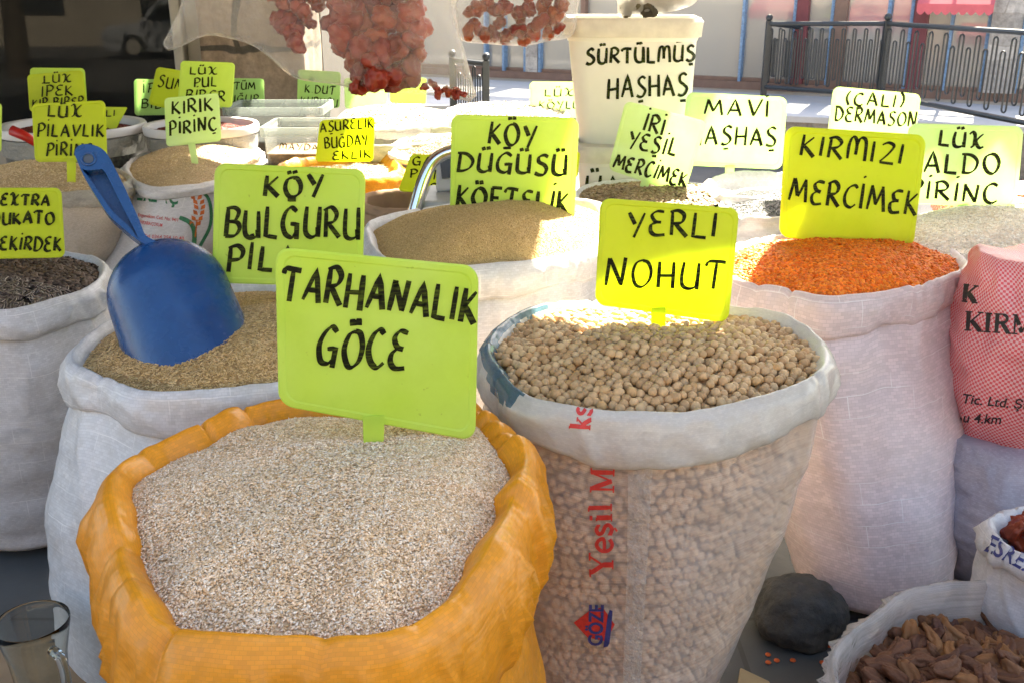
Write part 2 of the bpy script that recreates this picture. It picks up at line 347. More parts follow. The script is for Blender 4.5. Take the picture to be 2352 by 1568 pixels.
# ---------------------------------------------------------------- price boards
def sign(label, corners, zc, yaw=0, tilt=8, colr='lime', lines=(), width=5, stake=None, group='lime price boards in the sacks', buried=0):
    """corners TL TR BR BL in frame pixels; the board is a real flat plate standing zc metres away"""
    c = np.mean(np.array(corners, float), 0); P0 = at(c[0], c[1], zc)
    n = Vector((math.sin(R(yaw))*math.cos(R(tilt)), -math.cos(R(yaw))*math.cos(R(tilt)), math.sin(R(tilt))))
    Q = [onplane(u, v, P0, n) for u, v in corners]
    def bi(s, t, h=0):   # s right, t down
        return Q[0]*(1-s)*(1-t)+Q[1]*s*(1-t)+Q[2]*s*t+Q[3]*(1-s)*t+n*h
    wq = ((Q[1]-Q[0]).length+(Q[2]-Q[3]).length)/2; hq = ((Q[3]-Q[0]).length+(Q[2]-Q[1]).length)/2
    def loop(inset, h, r):
        out = []; ia, ib = inset/wq, inset/hq; ra, rb = r/wq, r/hq
        for cx, cy, a0 in ((1-ia-ra, ib+rb, -90), (1-ia-ra, 1-ib-rb, 0), (ia+ra, 1-ib-rb, 90), (ia+ra, ib+rb, 180)):
            for k in range(7):
                a = R(a0+90*k/6); out.append(bi(cx+ra*math.cos(a), cy+rb*math.sin(a), h))
        return out
    th = .0035*wq/.2; r = .075*wq
    base = (Q[2]+Q[3])/2
    root = empty('price_sign', base, label, 'price sign', group)
    loops = [loop(th*.4, -th, r), loop(0, -th*.6, r), loop(0, -th*.1, r), loop(th*.5, th*.25, r*.95), loop(th*1.9, th*.25, r*.85), loop(th*2.4, -th*.05, r*.8)]
    vs = sum(loops, []); m = len(loops[0]); fs = []
    for a in range(len(loops)-1):
        for k in range(m): fs.append((a*m+k, a*m+(k+1) % m, (a+1)*m+(k+1) % m, (a+1)*m+k))
    fs.append(tuple(range(m))[::-1]); fs.append(tuple(range((len(loops)-1)*m, len(loops)*m)))
    mesh('board', vs, fs, LIME[colr], root, smooth=False)
    if stake:
        (ua, va), (ub, vb), wpx = stake
        A, B = onplane(ua, va, P0, n), onplane(ub, vb, P0, n); hw = wpx/F*zc/2
        d = (B-A).normalized(); sd = n.cross(d).normalized(); B = B+d*.05
        bm = bmesh.new(); A = A-d*th
        for (x, y) in ((-1, 1), (1, 1), (1, -1), (-1, -1)):
            pass
        vv = [A+sd*hw*x+n*th*.6*y for x, y in ((-1, -1), (1, -1), (1, 1), (-1, 1))]+[B+sd*hw*.85*x+n*th*.6*y for x, y in ((-1, -1), (1, -1), (1, 1), (-1, 1))]
        vb_ = [bm.verts.new(p) for p in vv]
        for f in ((0, 1, 5, 4), (1, 2, 6, 5), (2, 3, 7, 6), (3, 0, 4, 7), (0, 3, 2, 1), (4, 5, 6, 7)): bm.faces.new([vb_[i] for i in f])
        bm_obj('stake', bm, LIME[colr], root)
    if lines:
        for ln in lines: letter('lettering', [ln], width, lambda u, v, h: onplane(u, v, P0+n*(h-th*.05), n), INK, root, h=.0012*zc)
    return root

# ---------------------------------------------------------------- sacks
def shift(loop, d):
    """offset a closed plan loop outwards by d (array or number)"""
    T = np.roll(loop[:, :2], -1, 0)-np.roll(loop[:, :2], 1, 0); T /= np.linalg.norm(T, axis=1)[:, None]+1e-9
    Nn = np.stack([T[:, 1], -T[:, 0]], 1)
    return Nn*np.asarray(d)[..., None] if np.ndim(d) else Nn*d
def rings_mesh(name, rings, mats, parent, cap=False, smooth=True):
    m = len(rings[0]); vs = np.concatenate(rings); K = len(rings)
    per = np.concatenate([[0], np.cumsum(np.linalg.norm(np.diff(rings[K//2], axis=0, append=rings[K//2][:1]), axis=1))])
    # seam: duplicate the first column so the UVs do not wrap back
    vs2 = np.concatenate([np.concatenate([r, r[:1]]) for r in rings]); m2 = m+1
    vacc = np.concatenate([[0], np.cumsum(np.mean([np.linalg.norm(rings[i+1]-rings[i], axis=1) for i in range(K-1)], axis=1))])
    uv = np.array([(per[j], vacc[i]) for i in range(K) for j in range(m2)])
    fs = [(i*m2+j, i*m2+j+1, (i+1)*m2+j+1, (i+1)*m2+j) for i in range(K-1) for j in range(m)]
    if cap: fs.append(tuple((K-1)*m2+j for j in range(m)))
    return mesh(name, vs2, fs, mats, parent, smooth, uv=uv)
def sack(label, crest, z0, mat, cuff=(.07, .02), bottom=None, cuffmat=None, fold=.35, n=200, floor=0., bulge=.015, wrk=.006, seed=0, inner=.12,
         group='open sacks of dry goods', name='grain_sack', cat='sack', shear=0, crease=1.0, taper=1., build_body=True):
    pts = [onz(p[0], p[1], z0+(p[2] if len(p) > 2 else 0)) for p in crest]
    C = catmull([(*p, q[3] if len(q) > 3 else 1) for p, q in zip(pts, crest)], n)
    ar = np.sum(C[:, 0]*np.roll(C[:, 1], -1)-np.roll(C[:, 0], -1)*C[:, 1])
    if ar < 0: C = C[::-1].copy()
    # even spacing
    seg = np.linalg.norm(np.diff(C[:, :3], axis=0, append=C[:1, :3]), axis=1); acc = np.concatenate([[0], np.cumsum(seg)])
    tt = np.linspace(0, acc[-1], n, endpoint=False); C2 = np.concatenate([C, C[:1]])
    C = np.stack([np.interp(tt, acc, C2[:, k]) for k in range(4)], 1); tmul = C[:, 3]; C = C[:, :3].copy()
    cen = C[:, :2].mean(0); th = np.arctan2(C[:, 1]-cen[1], C[:, 0]-cen[0])
    per = acc[-1]
    def rdgk(f, q): return np.array([max(0, 1-abs(nz(math.cos(a)*f+seed*3.1, math.sin(a)*f, q+seed))*6)**2 for a in th])
    def nn(f, q=0., amp=1.): return np.array([nz(math.cos(a)*f+seed*7.3, math.sin(a)*f, q+seed) for a in th])*amp
    drop0, t0 = cuff
    root = empty(name, (cen[0], cen[1], floor), label, cat, group)
    tv = t0*tmul*(1+fold*1.1*nn(2.6, 1)+fold*.5*nn(7, 2)); dv = drop0*(1+fold*.9*nn(2.2, 3)+fold*.35*nn(6, 4))
    cr = np.clip(np.abs(nn(2.6, 9))*4, 0, 1)            # sharp valleys where the cloth is pinched
    pinch = (1-cr)**5*crease*np.clip(nn(1.7, 11)*2+.35, 0, 1)
    rdg = np.clip(1-np.abs(nn(3.3, 14))*5.5, 0, 1)**2*crease; rdg2 = np.clip(1-np.abs(nn(6.1, 17))*5.5, 0, 1)**2*crease
    wob = t0*fold*(.55*nn(4, 5)+.35*nn(11, 6))-pinch*t0*.55
    prof = [(-1.25, -inner, 0), (-1.15, -inner*.6, 0), (-1.02, -1.3*t0, 1), (-.9, -.95*t0, 1), (-.62, -.52*t0, 1), (-.3, -.2*t0, 1), (-.1, -.02*t0, 1), (.06, -.0*t0, 1), (.3, -.16*t0, 1), (.55, -.40*t0, 1), (.76, -.72*t0, 1)]
    rings = []
    for o, z, f in prof:
        r = C.copy(); r[:, :2] += shift(C, o*tv+wob*.3*f); r[:, 2] += z+wob*f; rings.append(r)
    for k, (o, zf) in enumerate(((.93, .3), (1.02, .45), (1.06, .6), (1.05, .75), (.98, .88), (.85, .97), (.62, 1.0), (.35, .97), (.15, .9))):
        kk = 1-abs(zf-.55)*1.6; r = C.copy(); wr = wrk*(nn(9, 20+k*.22)*.5+nn(3.5, 30+k*.2))+wrk*kk*(rdgk(3.2, k*.11)*1.5+rdgk(5.5, 4+k*.15)*1.0)*crease
        r[:, :2] += shift(C, o*tv+wr-pinch*t0*.5*(1-zf)); r[:, 2] += -np.maximum(dv*zf, .5*t0*(1 if zf < .5 else .6))+wob*(1-zf*.7)
        rings.append(r)
    cf = rings_mesh('rolled_rim', rings, cuffmat or mat, root)
    # body
    bd = None
    if build_body:
        if bottom is None: bx, by, rb = cen[0], cen[1], .92*np.mean(np.linalg.norm(C[:, :2]-cen, axis=1))
        else: bx, by, rb = bottom
        rings = []; zt = C[:, 2]-dv*.72
        ss = np.concatenate([np.linspace(0, .12, 6, endpoint=False), np.linspace(.12, .93, 42, endpoint=False), np.linspace(.93, 1, 7)])
        for s in ss:
            r = C.copy(); e = s*s*(3-2*s); ex = (e*.55+s*.45)**taper
            top = C[:, :2]+shift(C, -.15*t0)
            bot = np.stack([bx+rb*np.cos(th), by+rb*np.sin(th)], 1)
            xy = top*(1-ex)+bot*ex
            d = xy-(cen*(1-ex)+np.array([bx, by])*ex); dl = np.linalg.norm(d, axis=1)[:, None]; d = d/(dl+1e-9)
            z = zt*(1-s)+(floor+.002)*s
            wr = np.array([nz(math.cos(a)*2.2+seed, math.sin(a)*2.2+shear*zz*4, zz*14+seed*3) for a, zz in zip(th, z)])*wrk*1.2 \
               + np.array([nz(math.cos(a)*1.1+seed+5, math.sin(a)*1.1+shear*zz*8, zz*34+seed) for a, zz in zip(th, z)])*wrk*.45
            wr = wr+wrk*.9*crease*np.array([max(0, 1-abs(nz(math.cos(a)*1.6+seed*2, math.sin(a)*1.6+shear*zz*5, zz*5+seed))*7)**2 for a, zz in zip(th, z)])*(.5+.5*math.cos(3.14*min(1, s*1.4)))
            if s < .3:
                wr = wr+(1-s/.3)*wrk*1.8*np.array([nz(math.cos(a)*4+seed, math.sin(a)*4, s*3+3) for a in th])
            b = bulge*math.sin(math.pi*min(1, s*1.05)**.8)
            if s > .93: b -= .06*((s-.93)/.07)**2
            r[:, :2] = xy+d*(b+wr)[:, None]; r[:, 2] = z
            rings.append(r)
        bd = rings_mesh('body', rings, mat, root, cap=True)
    inner_loop = C.copy(); inner_loop[:, :2] += shift(C, -.95*tv)
    return dict(root=root, C=C, cen=cen, inner=inner_loop, rim=cf, body=bd, t=t0, th=th)

# ---------------------------------------------------------------- grains
def proto(kind):
    if kind == 'chip':   # broken, angular flake
        v = np.array([(-1, 0, 0), (1, 0, 0), (.1, .45, 0), (-.1, -.45, 0), (0, .05, .3), (0, -.05, -.3)])
    elif kind == 'rice':
        v = []
        for i, (x, r) in enumerate(((-.85, .45), (0, .62), (.85, .42))):
            for k in range(6): a = k*math.pi/3; v.append((x, r*.55*math.cos(a), r*.5*math.sin(a)))
        v += [(-1.2, 0, 0), (1.2, 0, 0)]; v = np.array(v)
        f = []
        for a in (0, 6):
            for k in range(6): f += [(a+k, a+(k+1) % 6, a+6+(k+1) % 6), (a+k, a+6+(k+1) % 6, a+6+k)]
        for k in range(6): f += [(18, (k+1) % 6, k), (19, 12+k, 12+(k+1) % 6)]
        return v, np.array(f)
    elif kind == 'lentil':
        v = []
        for z, r in ((-.16, .72), (.0, 1), (.26, .68)):
            for k in range(8): a = k*math.pi/4; v.append((r*math.cos(a), r*math.sin(a), z))
        v += [(0, 0, .38), (0, 0, -.25)]; v = np.array(v); f = []
        for a in (0, 8):
            for k in range(8): f += [(a+k, a+(k+1) % 8, a+8+(k+1) % 8), (a+k, a+8+(k+1) % 8, a+8+k)]
        for k in range(8): f += [(24, 16+k, 16+(k+1) % 8), (25, (k+1) % 8, k)]
        return v, np.array(f)
    f = np.array([(0, 3, 4), (3, 1, 4), (1, 2, 4), (2, 0, 4), (3, 0, 5), (1, 3, 5), (2, 1, 5), (0, 2, 5)])
    return v, f
def np_mesh(name, V, Fc, colr, mats, midx=None, smooth=False):
    me = bpy.data.meshes.new(name); nv, nf = len(V), len(Fc)
    me.vertices.add(nv); me.vertices.foreach_set('co', np.asarray(V, np.float32).ravel())
    me.loops.add(nf*3); me.loops.foreach_set('vertex_index', np.asarray(Fc, np.int32).ravel())
    me.polygons.add(nf); me.polygons.foreach_set('loop_start', np.arange(0, nf*3, 3, dtype=np.int32))
    me.update(calc_edges=True); me.validate()
    at_ = me.color_attributes.new('col', 'FLOAT_COLOR', 'POINT'); at_.data.foreach_set('color', np.concatenate([colr, np.ones((nv, 1))], 1).astype(np.float32).ravel())
    o = bpy.data.objects.new(name, me); col.objects.link(o)
    for m in mats: me.materials.append(m)
    if midx is not None: me.polygons.foreach_set('material_index', midx)
    if smooth: me.polygons.foreach_set('use_smooth', np.ones(nf, bool))
    return o
def scatter(P, Nrm, kind, size, cols, tilt=.5, jit=.35, stretch=.25):
    v, f = proto(kind); n = len(P)
    yaw = rng.uniform(0, 2*np.pi, n); tl = rng.normal(0, tilt, n); ta = rng.uniform(0, 2*np.pi, n)
    Z = Nrm+np.stack([np.cos(ta)*np.tan(np.clip(tl, -1.2, 1.2)), np.sin(ta)*np.tan(np.clip(tl, -1.2, 1.2)), 0*tl], 1); Z /= np.linalg.norm(Z, axis=1)[:, None]
    X = np.stack([np.cos(yaw), np.sin(yaw), 0*yaw], 1); X -= Z*np.sum(X*Z, 1)[:, None]; X /= np.linalg.norm(X, axis=1)[:, None]
    Y = np.cross(Z, X); s = size*(1+rng.uniform(-jit, jit, n)); st = 1+rng.uniform(-stretch, stretch, n)
    W = P[:, None, :]+(v[None, :, 0, None]*X[:, None]*st[:, None, None]+v[None, :, 1, None]*Y[:, None]+v[None, :, 2, None]*Z[:, None])*s[:, None, None]
    Fc = (f[None]+(np.arange(n)*len(v))[:, None, None]).reshape(-1, 3)
    c = np.array(cols)[rng.integers(0, len(cols), n)]*rng.uniform(.8, 1.15, (n, 1))
    return W.reshape(-1, 3), Fc, np.repeat(c, len(v), 0)
def heap_surface(sk, edge=.03, h=.05, peak=None, p=1.0, lump=.004, seed=0, push=None):
    Lp = sk['inner'].copy(); Lp[:, 2] -= edge; Lp[:, :2] += shift(Lp, .006)
    c = np.array(peak if peak is not None else sk['cen']); zc = Lp[:, 2].mean(); n = len(Lp)
    def P(t, j):
        j0 = np.floor(j).astype(int) % n; j1 = (j0+1) % n; f = (j-np.floor(j))[:, None]
        q = Lp[j0]*(1-f)+Lp[j1]*f
        xy = c+(q[:, :2]-c)*t[:, None]; z = q[:, 2]*t**2+zc*(1-t**2)+h*np.clip(1-t**2, 0, 1)**p
        z = z+np.array([nz(a*9+seed, b*9, seed)*lump*2+nz(a*28, b*28, seed)*lump*.6 for a, b in xy])
        if push is not None: z = z+push(xy)
        return np.column_stack([xy, z])
    return P, n
def normals(P, t, j, n):
    a = P(np.clip(t+.01, 0, 1.1), j)-P(np.clip(t-.01, 0, 1.1), j); b = P(t, j+1)-P(t, j-1)
    N_ = np.cross(a, b); N_ *= np.sign(N_[:, 2:3]+1e-12); return N_/(np.linalg.norm(N_, axis=1)[:, None]+1e-12)
def heap(name, label, cat, sk, kind, size, count, cols, base, mats=None, keep=None, tilt=.5, lift=.3, **kw):
    P, n = heap_surface(sk, **kw)
    RR = 26; V = []
    J = np.arange(n).astype(float)
    for i in range(1, RR+1): V.append(P(np.full(n, i/RR), J))
    V.append(P(np.array([.0]), np.array([0.])))
    V = np.concatenate(V); Fc = []
    for i in range(RR-1):
        for j in range(n):
            a, b, c, d = i*n+j, i*n+(j+1) % n, (i+1)*n+(j+1) % n, (i+1)*n+j; Fc += [(a, d, c), (a, c, b)]
    ci = RR*n
    for j in range(n): Fc.append((ci, j, (j+1) % n))
    Fc = np.array(Fc); V[:, 2] -= size*.4
    C0 = np.tile(np.array(base), (len(V), 1))
    t = np.sqrt(rng.uniform(0, 1, count)); j = rng.uniform(0, n, count)
    # thin out where the sector is narrow
    q = P(t, j); nr = normals(P, t, j, n)
    if keep is not None:
        m = keep(q); q, nr = q[m], nr[m]
    q = q+nr*rng.uniform(-.2, 1, (len(q), 1))*size*lift
    GV, GF, GC = scatter(q, nr, kind, size, cols, tilt)
    o = np_mesh(name, np.concatenate([V, GV]), np.concatenate([Fc, GF+len(V)]), np.concatenate([C0, GC]), mats or [GRAIN])
    tag(o, label, cat, None, 'stuff'); o['kind'] = 'stuff'
    return P, n, o
# ================================================================ SETTING
def sheet(name, x0, x1, y0, y1, z, m):
    return tag(mesh(name, [(x0, y0, z), (x1, y0, z), (x1, y1, z), (x0, y1, z)], [(0, 1, 2, 3)], m, smooth=False), kind='structure')
def tiles(name, c, c2, size, rough=.5):
    s = N(name); t = s.add('ShaderNodeTexCoord'); b = s.add('ShaderNodeTexBrick'); b.offset = 0
    b.inputs['Scale'].default_value = 1/size; b.inputs['Brick Width'].default_value = 1; b.inputs['Row Height'].default_value = 1
    b.inputs['Mortar Size'].default_value = .012; b.inputs['Color1'].default_value = (*c, 1); b.inputs['Color2'].default_value = (*sh(c, .9), 1); b.inputs['Mortar'].default_value = (*c2, 1)
    s.l(t.outputs['Object'], b.inputs[0])
    mx = s.add('ShaderNodeMix', data_type='RGBA', blend_type='MULTIPLY'); mx.inputs[0].default_value = 1
    s.l(b.outputs[0], mx.inputs[6]); s.l(s.ramp(s.noise(6, 7), [(.3, (.7,)*3), (.7, (1, 1, 1))]), mx.inputs[7])
    s.l(mx.outputs[2], s.b.inputs['Base Color']); s.b.inputs['Roughness'].default_value = rough; s.bump(s.noise(60, 4), .15, .004); return s.m
ASPH = plain('asphalt', (.10, .10, .10), .9, .2, 5, .3, 80)
sheet('street', -200, 200, -200, 300, -.1, ASPH)
# pavement the sacks stand on (a slab with a real kerb step)
def slab(name, poly, z0, z1, m):
    n = len(poly); vs = [(x, y, z0) for x, y in poly]+[(x, y, z1) for x, y in poly]
    return mesh(name, vs, [tuple(range(n, 2*n))]+[(i, (i+1) % n, n+(i+1) % n, n+i) for i in range(n)], m, smooth=False)
tag(slab('pavement', [(-7, -1.2), (5, -1.2), (5, 5.6), (-7, 5.6)], -.099, 0, tiles('grey_pavement_tiles', (.085, .095, .10), (.05, .053, .055), .42)), kind='structure')
WSTONE = plain('pale_stone', (.62, .61, .58), .7, .08, 5, .1, 60)
RSTONE = N('stone_masonry')
def masonry(name, c, size=.12, mort=(.3, .28, .25), var=.3, bump=.8):
    s = N(name); t = s.add('ShaderNodeTexCoord')
    mp = s.add('ShaderNodeMapping'); mp.inputs['Rotation'].default_value = (R(90), 0, 0); s.l(t.outputs['Object'], mp.inputs[0])
    nzv = s.add('ShaderNodeTexNoise'); nzv.inputs['Scale'].default_value = 5; s.l(mp.outputs[0], nzv.inputs[0])
    ad = s.add('ShaderNodeMix', data_type='RGBA'); ad.inputs[0].default_value = .08; s.l(mp.outputs[0], ad.inputs[6]); s.l(nzv.outputs['Color'], ad.inputs[7])
    b = s.add('ShaderNodeTexBrick'); b.inputs['Scale'].default_value = 1/size; b.inputs['Brick Width'].default_value = 1.7; b.inputs['Row Height'].default_value = 1; b.inputs['Mortar Size'].default_value = .05
    b.inputs['Color1'].default_value = (*sh(c, 1-var), 1); b.inputs['Color2'].default_value = (*sh(c, 1+var), 1); b.inputs['Mortar'].default_value = (*mort, 1); b.inputs['Mortar Smooth'].default_value = .4
    s.l(ad.outputs[2], b.inputs[0])
    mx = s.add('ShaderNodeMix', data_type='RGBA', blend_type='MULTIPLY'); mx.inputs[0].default_value = 1
    s.l(b.outputs[0], mx.inputs[6]); s.l(s.ramp(s.noise(25, 8, rough=.7), [(.3, (.55,)*3), (.7, (1.1,)*3)]), mx.inputs[7])
    s.l(mx.outputs[2], s.b.inputs['Base Color']); s.b.inputs['Roughness'].default_value = .9
    s.bump(b.outputs['Fac'], -bump, .02); s.bump(s.noise(40, 6), .5, .01); return s.m
# raised terrace across the lane
tp = [onz(1040, 243, .25), onz(1500, 256, .25), onz(1840, 268, .25), onz(2500, 300, .25)]
tpoly = [(p.x, p.y) for p in tp]+[(9, 4.2), (12, 20), (-6, 20), (-3, 8.2)]
tag(slab('terrace', tpoly[::-1] if False else tpoly, -.099, .21, masonry('terrace_masonry', (.36, .31, .27), .11)), kind='structure')
cap = [(x, y-.015) for x, y in tpoly[:5]]+tpoly[5:]
tag(slab('terrace_paving', cap, .21, .25, plain('terrace_paving_stone', (.55, .54, .54), .7, .1, 3, .1)), kind='structure')

# ---- building across the lane: one facade seen through the stall
FP0, FP1 = onz(1100, 175, .28), onz(2250, 230, .28); FD = (FP1-FP0).normalized(); FN = Vector((FD.y, -FD.x, 0))
def fac(u, v): p = onplane(u, v, FP0, FN); return (p-FP0).dot(FD), p.z
def fpt(s, z, d=0): q = FP0+FD*s+FN*d; return Vector((q.x, q.y, z))
def fbox(bm, s0, s1, z0, z1, d0, d1):
    vs = [bm.verts.new(fpt(s, z, d)) for d in (d0, d1) for s, z in ((s0, z0), (s1, z0), (s1, z1), (s0, z1))]
    for f in ((0, 1, 2, 3), (7, 6, 5, 4), (0, 4, 5, 1), (1, 5, 6, 2), (2, 6, 7, 3), (3, 7, 4, 0)): bm.faces.new([vs[i] for i in f])
bld = empty('shop_building', fpt(2, .25), 'low shop building behind the railing, grey windows between blue edged posts', 'building')
BRN = plain('brown_frame', (.20, .12, .09), .6, .15); BLUE = plain('blue_trim', (.16, .27, .42), .6, .35, 60); MAR = plain('maroon_post', (.17, .035, .045), .5, .2)
WALLG = plain('grey_render', (.42, .39, .36), .9, .1, 2); CURT = plain('beige_curtain', (.50, .46, .40), .9, .1, 3); PINK = plain('red_canvas', (.66, .13, .15), .8, .12, 8)
bm = bmesh.new(); fbox(bm, -5, 7, .25, .275, -.25, .02); fbox(bm, -5, 7, 1.9, 2.35, -.3, .05); bm_obj('wall', bm, WALLG, bld)
bm = bmesh.new(); fbox(bm, -5, 7, .25, 1.9, -.95, -.9); bm_obj('back_wall', bm, plain('beige_interior', (.62, .57, .50), .9, .15, 1.5), bld)  # interior back wall in its own grey beige
bm = bmesh.new(); fbox(bm, -5, 7, .2752, .34, -.06, .03); bm_obj('sill', bm, BRN, bld)
PANE = N('grey_window_glass')
_t = PANE.add('ShaderNodeBsdfTransparent'); _t.inputs[0].default_value = (.93, .93, .92, 1); PANE.b.inputs['Base Color'].default_value = (.42, .42, .40, 1); PANE.b.inputs['Roughness'].default_value = .06
PANE.l(mixsh(PANE, .52, PANE.b.outputs[0], _t.outputs[0]), PANE.out.inputs[0])
posts = [(1118, 6, 'b'), (1160, 6, 'b'), (1225, 34, 's'), (1341, 12, 'n'), (1500, 26, 'n'), (1705, 6, 'b'), (1838, 26, 'mb'), (1925, 28, 'nb'), (2035, 8, 'b'), (2108, 30, 'mb'), (2180, 6, 'b'), (2305, 60, 'S'), (2440, 20, 'mb')]
ss = []
STN = masonry('pillar_masonry', (.50, .46, .42), .10, (.42, .38, .34), .22)
for u, wpx, k in posts:
    s, _ = fac(u, 110); hw = wpx/2/F*8.2; ss.append((s, hw))
    bm = bmesh.new(); dd = .07 if k != 'S' else .12
    fbox(bm, s-hw, s+hw, .341, 1.9, -.08, dd*.6)
    bm_obj('pillar' if k in 'sS' else 'post', bm, STN if k in 'sS' else BLUE if k == 'b' else MAR if k[0] == 'm' else BRN, bld)
    if k in ('s', 'S', 'mb', 'nb'):
        for sg in ((-1, 1) if k in 'sS' else (-1,)):
            bm = bmesh.new(); fbox(bm, s+sg*(hw+.016)-.012, s+sg*(hw+.016)+.012, .341, 1.9, -.06, .03); bm_obj('trim', bm, BLUE, bld)
ss.sort(); ed = [-5]+[x for s, hw in ss for x in (s-hw, s+hw)]+[7]
for a, b in zip(ed[::2], ed[1::2]):
    if b-a > .08:
        bm = bmesh.new(); fbox(bm, a+.001, b-.001, .341, 1.9, -.035, -.028); wdw = bm_obj('window', bm, PANE.m, bld)
        bm = bmesh.new(); fbox(bm, a+.001, b-.001, .341, .37, -.027, .0); bm_obj('frame', bm, BRN, wdw)
# canvas awning above the windows; pink ones behind stand in for reflections
def scallop(bm, s0, s1, ztop, zbot, d0, d1, n):
    """sloping canvas with a scalloped valance hanging from its outer edge"""
    a = [fpt(s0+(s1-s0)*i/(n*6), ztop, d0) for i in range(n*6+1)]; b = [fpt(s0+(s1-s0)*i/(n*6), zbot, d1) for i in range(n*6+1)]
    c = [fpt(s0+(s1-s0)*i/(n*6), zbot-.05-.025*abs(math.sin(math.pi*i/6)), d1) for i in range(n*6+1)]
    A, B, Cc = [[bm.verts.new(p) for p in q] for q in (a, b, c)]
    for X, Y in ((A, B), (B, Cc)):
        for i in range(n*6): bm.faces.new((X[i], X[i+1], Y[i+1], Y[i]))
def solid(o, t): m = o.modifiers.new('solid', 'SOLIDIFY'); m.thickness = t; return o
def awn(label, u0, v0, u1, v1, d0, d1, n):
    s0, z0 = fac(u0, v0); s1, z1 = fac(u1, v1); bm = bmesh.new(); scallop(bm, s0, s1, z0, z1, d0, d1, n)
    o = solid(bm_obj('canvas_awning', bm, PINK), .006); tag(o, label, 'awning', 'red awnings of the shop building')
awn('pink scalloped awning shape behind the window left of the railing corner, standing in for a reflection', 1705, -30, 1832, 28, -.7, -.25, 8)
awn('pink scalloped awning shape set behind the window at the railing corner, standing in for a reflection', 1925, 5, 2090, 62, -.75, -.2, 9)
awn('small pink tent shaped awning shape low behind the window by the stone pillar, standing in for a reflection', 2190, 62, 2262, 88, -.6, -.3, 4)
awn('dark red awning with blue trim above the window beside the stone pillar', 2125, -45, 2290, 10, .04, .28, 9)

# ---- railing
IRON = plain('black_iron', (.025, .03, .035), .35, .2, 30)
fn = empty('iron_railing', at(1757, 215, 8.1), 'black wrought iron railing with looped bars on the terrace edge', 'railing')
def railing(fn, A, B, z0, z1, z0b, z1b, nb, posts=(1, 1), r=.011):
    A, B = Vector((A[0], A[1], 0)), Vector((B[0], B[1], 0)); up = Vector((0, 0, 1))
    def P(t, h): zz0 = z0+(z0b-z0)*t; zz1 = z1+(z1b-z1)*t; q = A+(B-A)*t; return Vector((q.x, q.y, zz0+(zz1-zz0)*h))
    for on, t in zip(posts, (0, 1)):
        if not on: continue
        p = A+(B-A)*t; bm = bmesh.new(); b0 = P(t, 0).z-.08; t0 = P(t, 1).z
        box(bm, (p.x, p.y, (b0+t0+.02)/2), (.042, .042, t0+.02-b0)); bmesh.ops.create_icosphere(bm, subdivisions=2, radius=.028, matrix=Matrix.Translation((p.x, p.y, t0+.045)))
        bm_obj('post', bm, IRON, fn)
    for h, nm in ((1, 'top_rail'), (.03, 'bottom_rail')):
        bm = bmesh.new(); tube(bm, [P(0, h), P(1, h)], .017, 8); bm_obj(nm, bm, IRON, fn)
    for i in range(nb):
        t = (i+.5)/nb; hwid = .24/nb; bm = bmesh.new(); hi = .93 if i % 2 == 0 else .78; lo = .10 if i % 2 == 0 else .2
        Lr = (B-A).length; k = hwid*Lr/(P(t, 1).z-P(t, 0).z)
        pts = [P(t-hwid*math.cos(a), hi-k+k*math.sin(a)) for a in np.linspace(0, math.pi, 11)]+[P(t+hwid*math.cos(a), lo+k-k*math.sin(a)) for a in np.linspace(0, math.pi, 11)]
        pts.append(pts[0])
        tube(bm, pts, r*.55, 6, False); bm_obj('baluster', bm, IRON, fn)
rA, rB, rR = (2.03, 8.47), (2.71, 7.74), (3.03, 6.33)
dRx, dRy = rR[0]-rB[0], rR[1]-rB[1]
railing(fn, rA, rB, .32, .82, .33, .85, 22)
railing(fn, rB, (rB[0]+dRx*1.5, rB[1]+dRy*1.5), .33, .85, .33, .86, 26, (0, 1))
cr_ = onz(2025, 83, .74); railing(fn, rA, (rA[0]+1.0, rA[1]+.55), .32, .82, .2, .70, 18, (0, 1))
fn2 = empty('iron_railing', at(1100, 235, 6.6), 'short end of a black iron railing behind the hanging bag', 'railing')
pa, pb = at(1117, 200, 6.9), at(1040, 205, 7.2)
railing(fn2, (pa.x, pa.y), (pb.x, pb.y), .25, .62, .25, .62, 7)

# ---- the shop on the left: dark window, frame, rough stone pillar
SY = at(430, 150, 5.3).y
def spt(u, v): return onplane(u, v, (0, SY, 0), Vector((0, -1, 0)))
shop = empty('corner_shop', (spt(500, 200).x, SY, 0), 'dark shop front with big window and rough stone pillar behind the price boards', 'shop')
xw, xf0, xf1, xp0, xp1 = -6.0, spt(409, 120).x, spt(432, 120).x, spt(470, 120).x, spt(700, 120).x
def bx(bm, x0, x1, y0, y1, z0, z1): box(bm, ((x0+x1)/2, (y0+y1)/2, (z0+z1)/2), (x1-x0, y1-y0, z1-z0))
ROUGH = masonry('rough_brown_stone', (.21, .155, .115), .36, (.06, .05, .04), .3, 1.0)
bm = bmesh.new(); bx(bm, xp0, xp1, SY-.12, SY+.5, 0, 3.2)
bmesh.ops.subdivide_edges(bm, edges=bm.edges[:], cuts=22, use_grid_fill=True)
for v in bm.verts:
    v.co += Vector((nz(v.co.x*6, v.co.y*6, v.co.z*5)*.03, nz(v.co.x*7+9, v.co.z*7)*.05+nz(v.co.x*25+9, v.co.z*25)*.015, 0))
bm_obj('pillar', bm, ROUGH, shop, True)
bm = bmesh.new(); bx(bm, xf0, xf1, SY-.08, SY+.06, 0, 3.2); bx(bm, xw, xf0-.001, SY-.07, SY+.05, 0, .38); bx(bm, xf1+.001, xp0-.001, SY-.02, SY+.3, 0, 3.2)
bevel(bm_obj('window_frame', bm, plain('grey_window_frame', (.26, .25, .23), .5, .1), shop), .01)
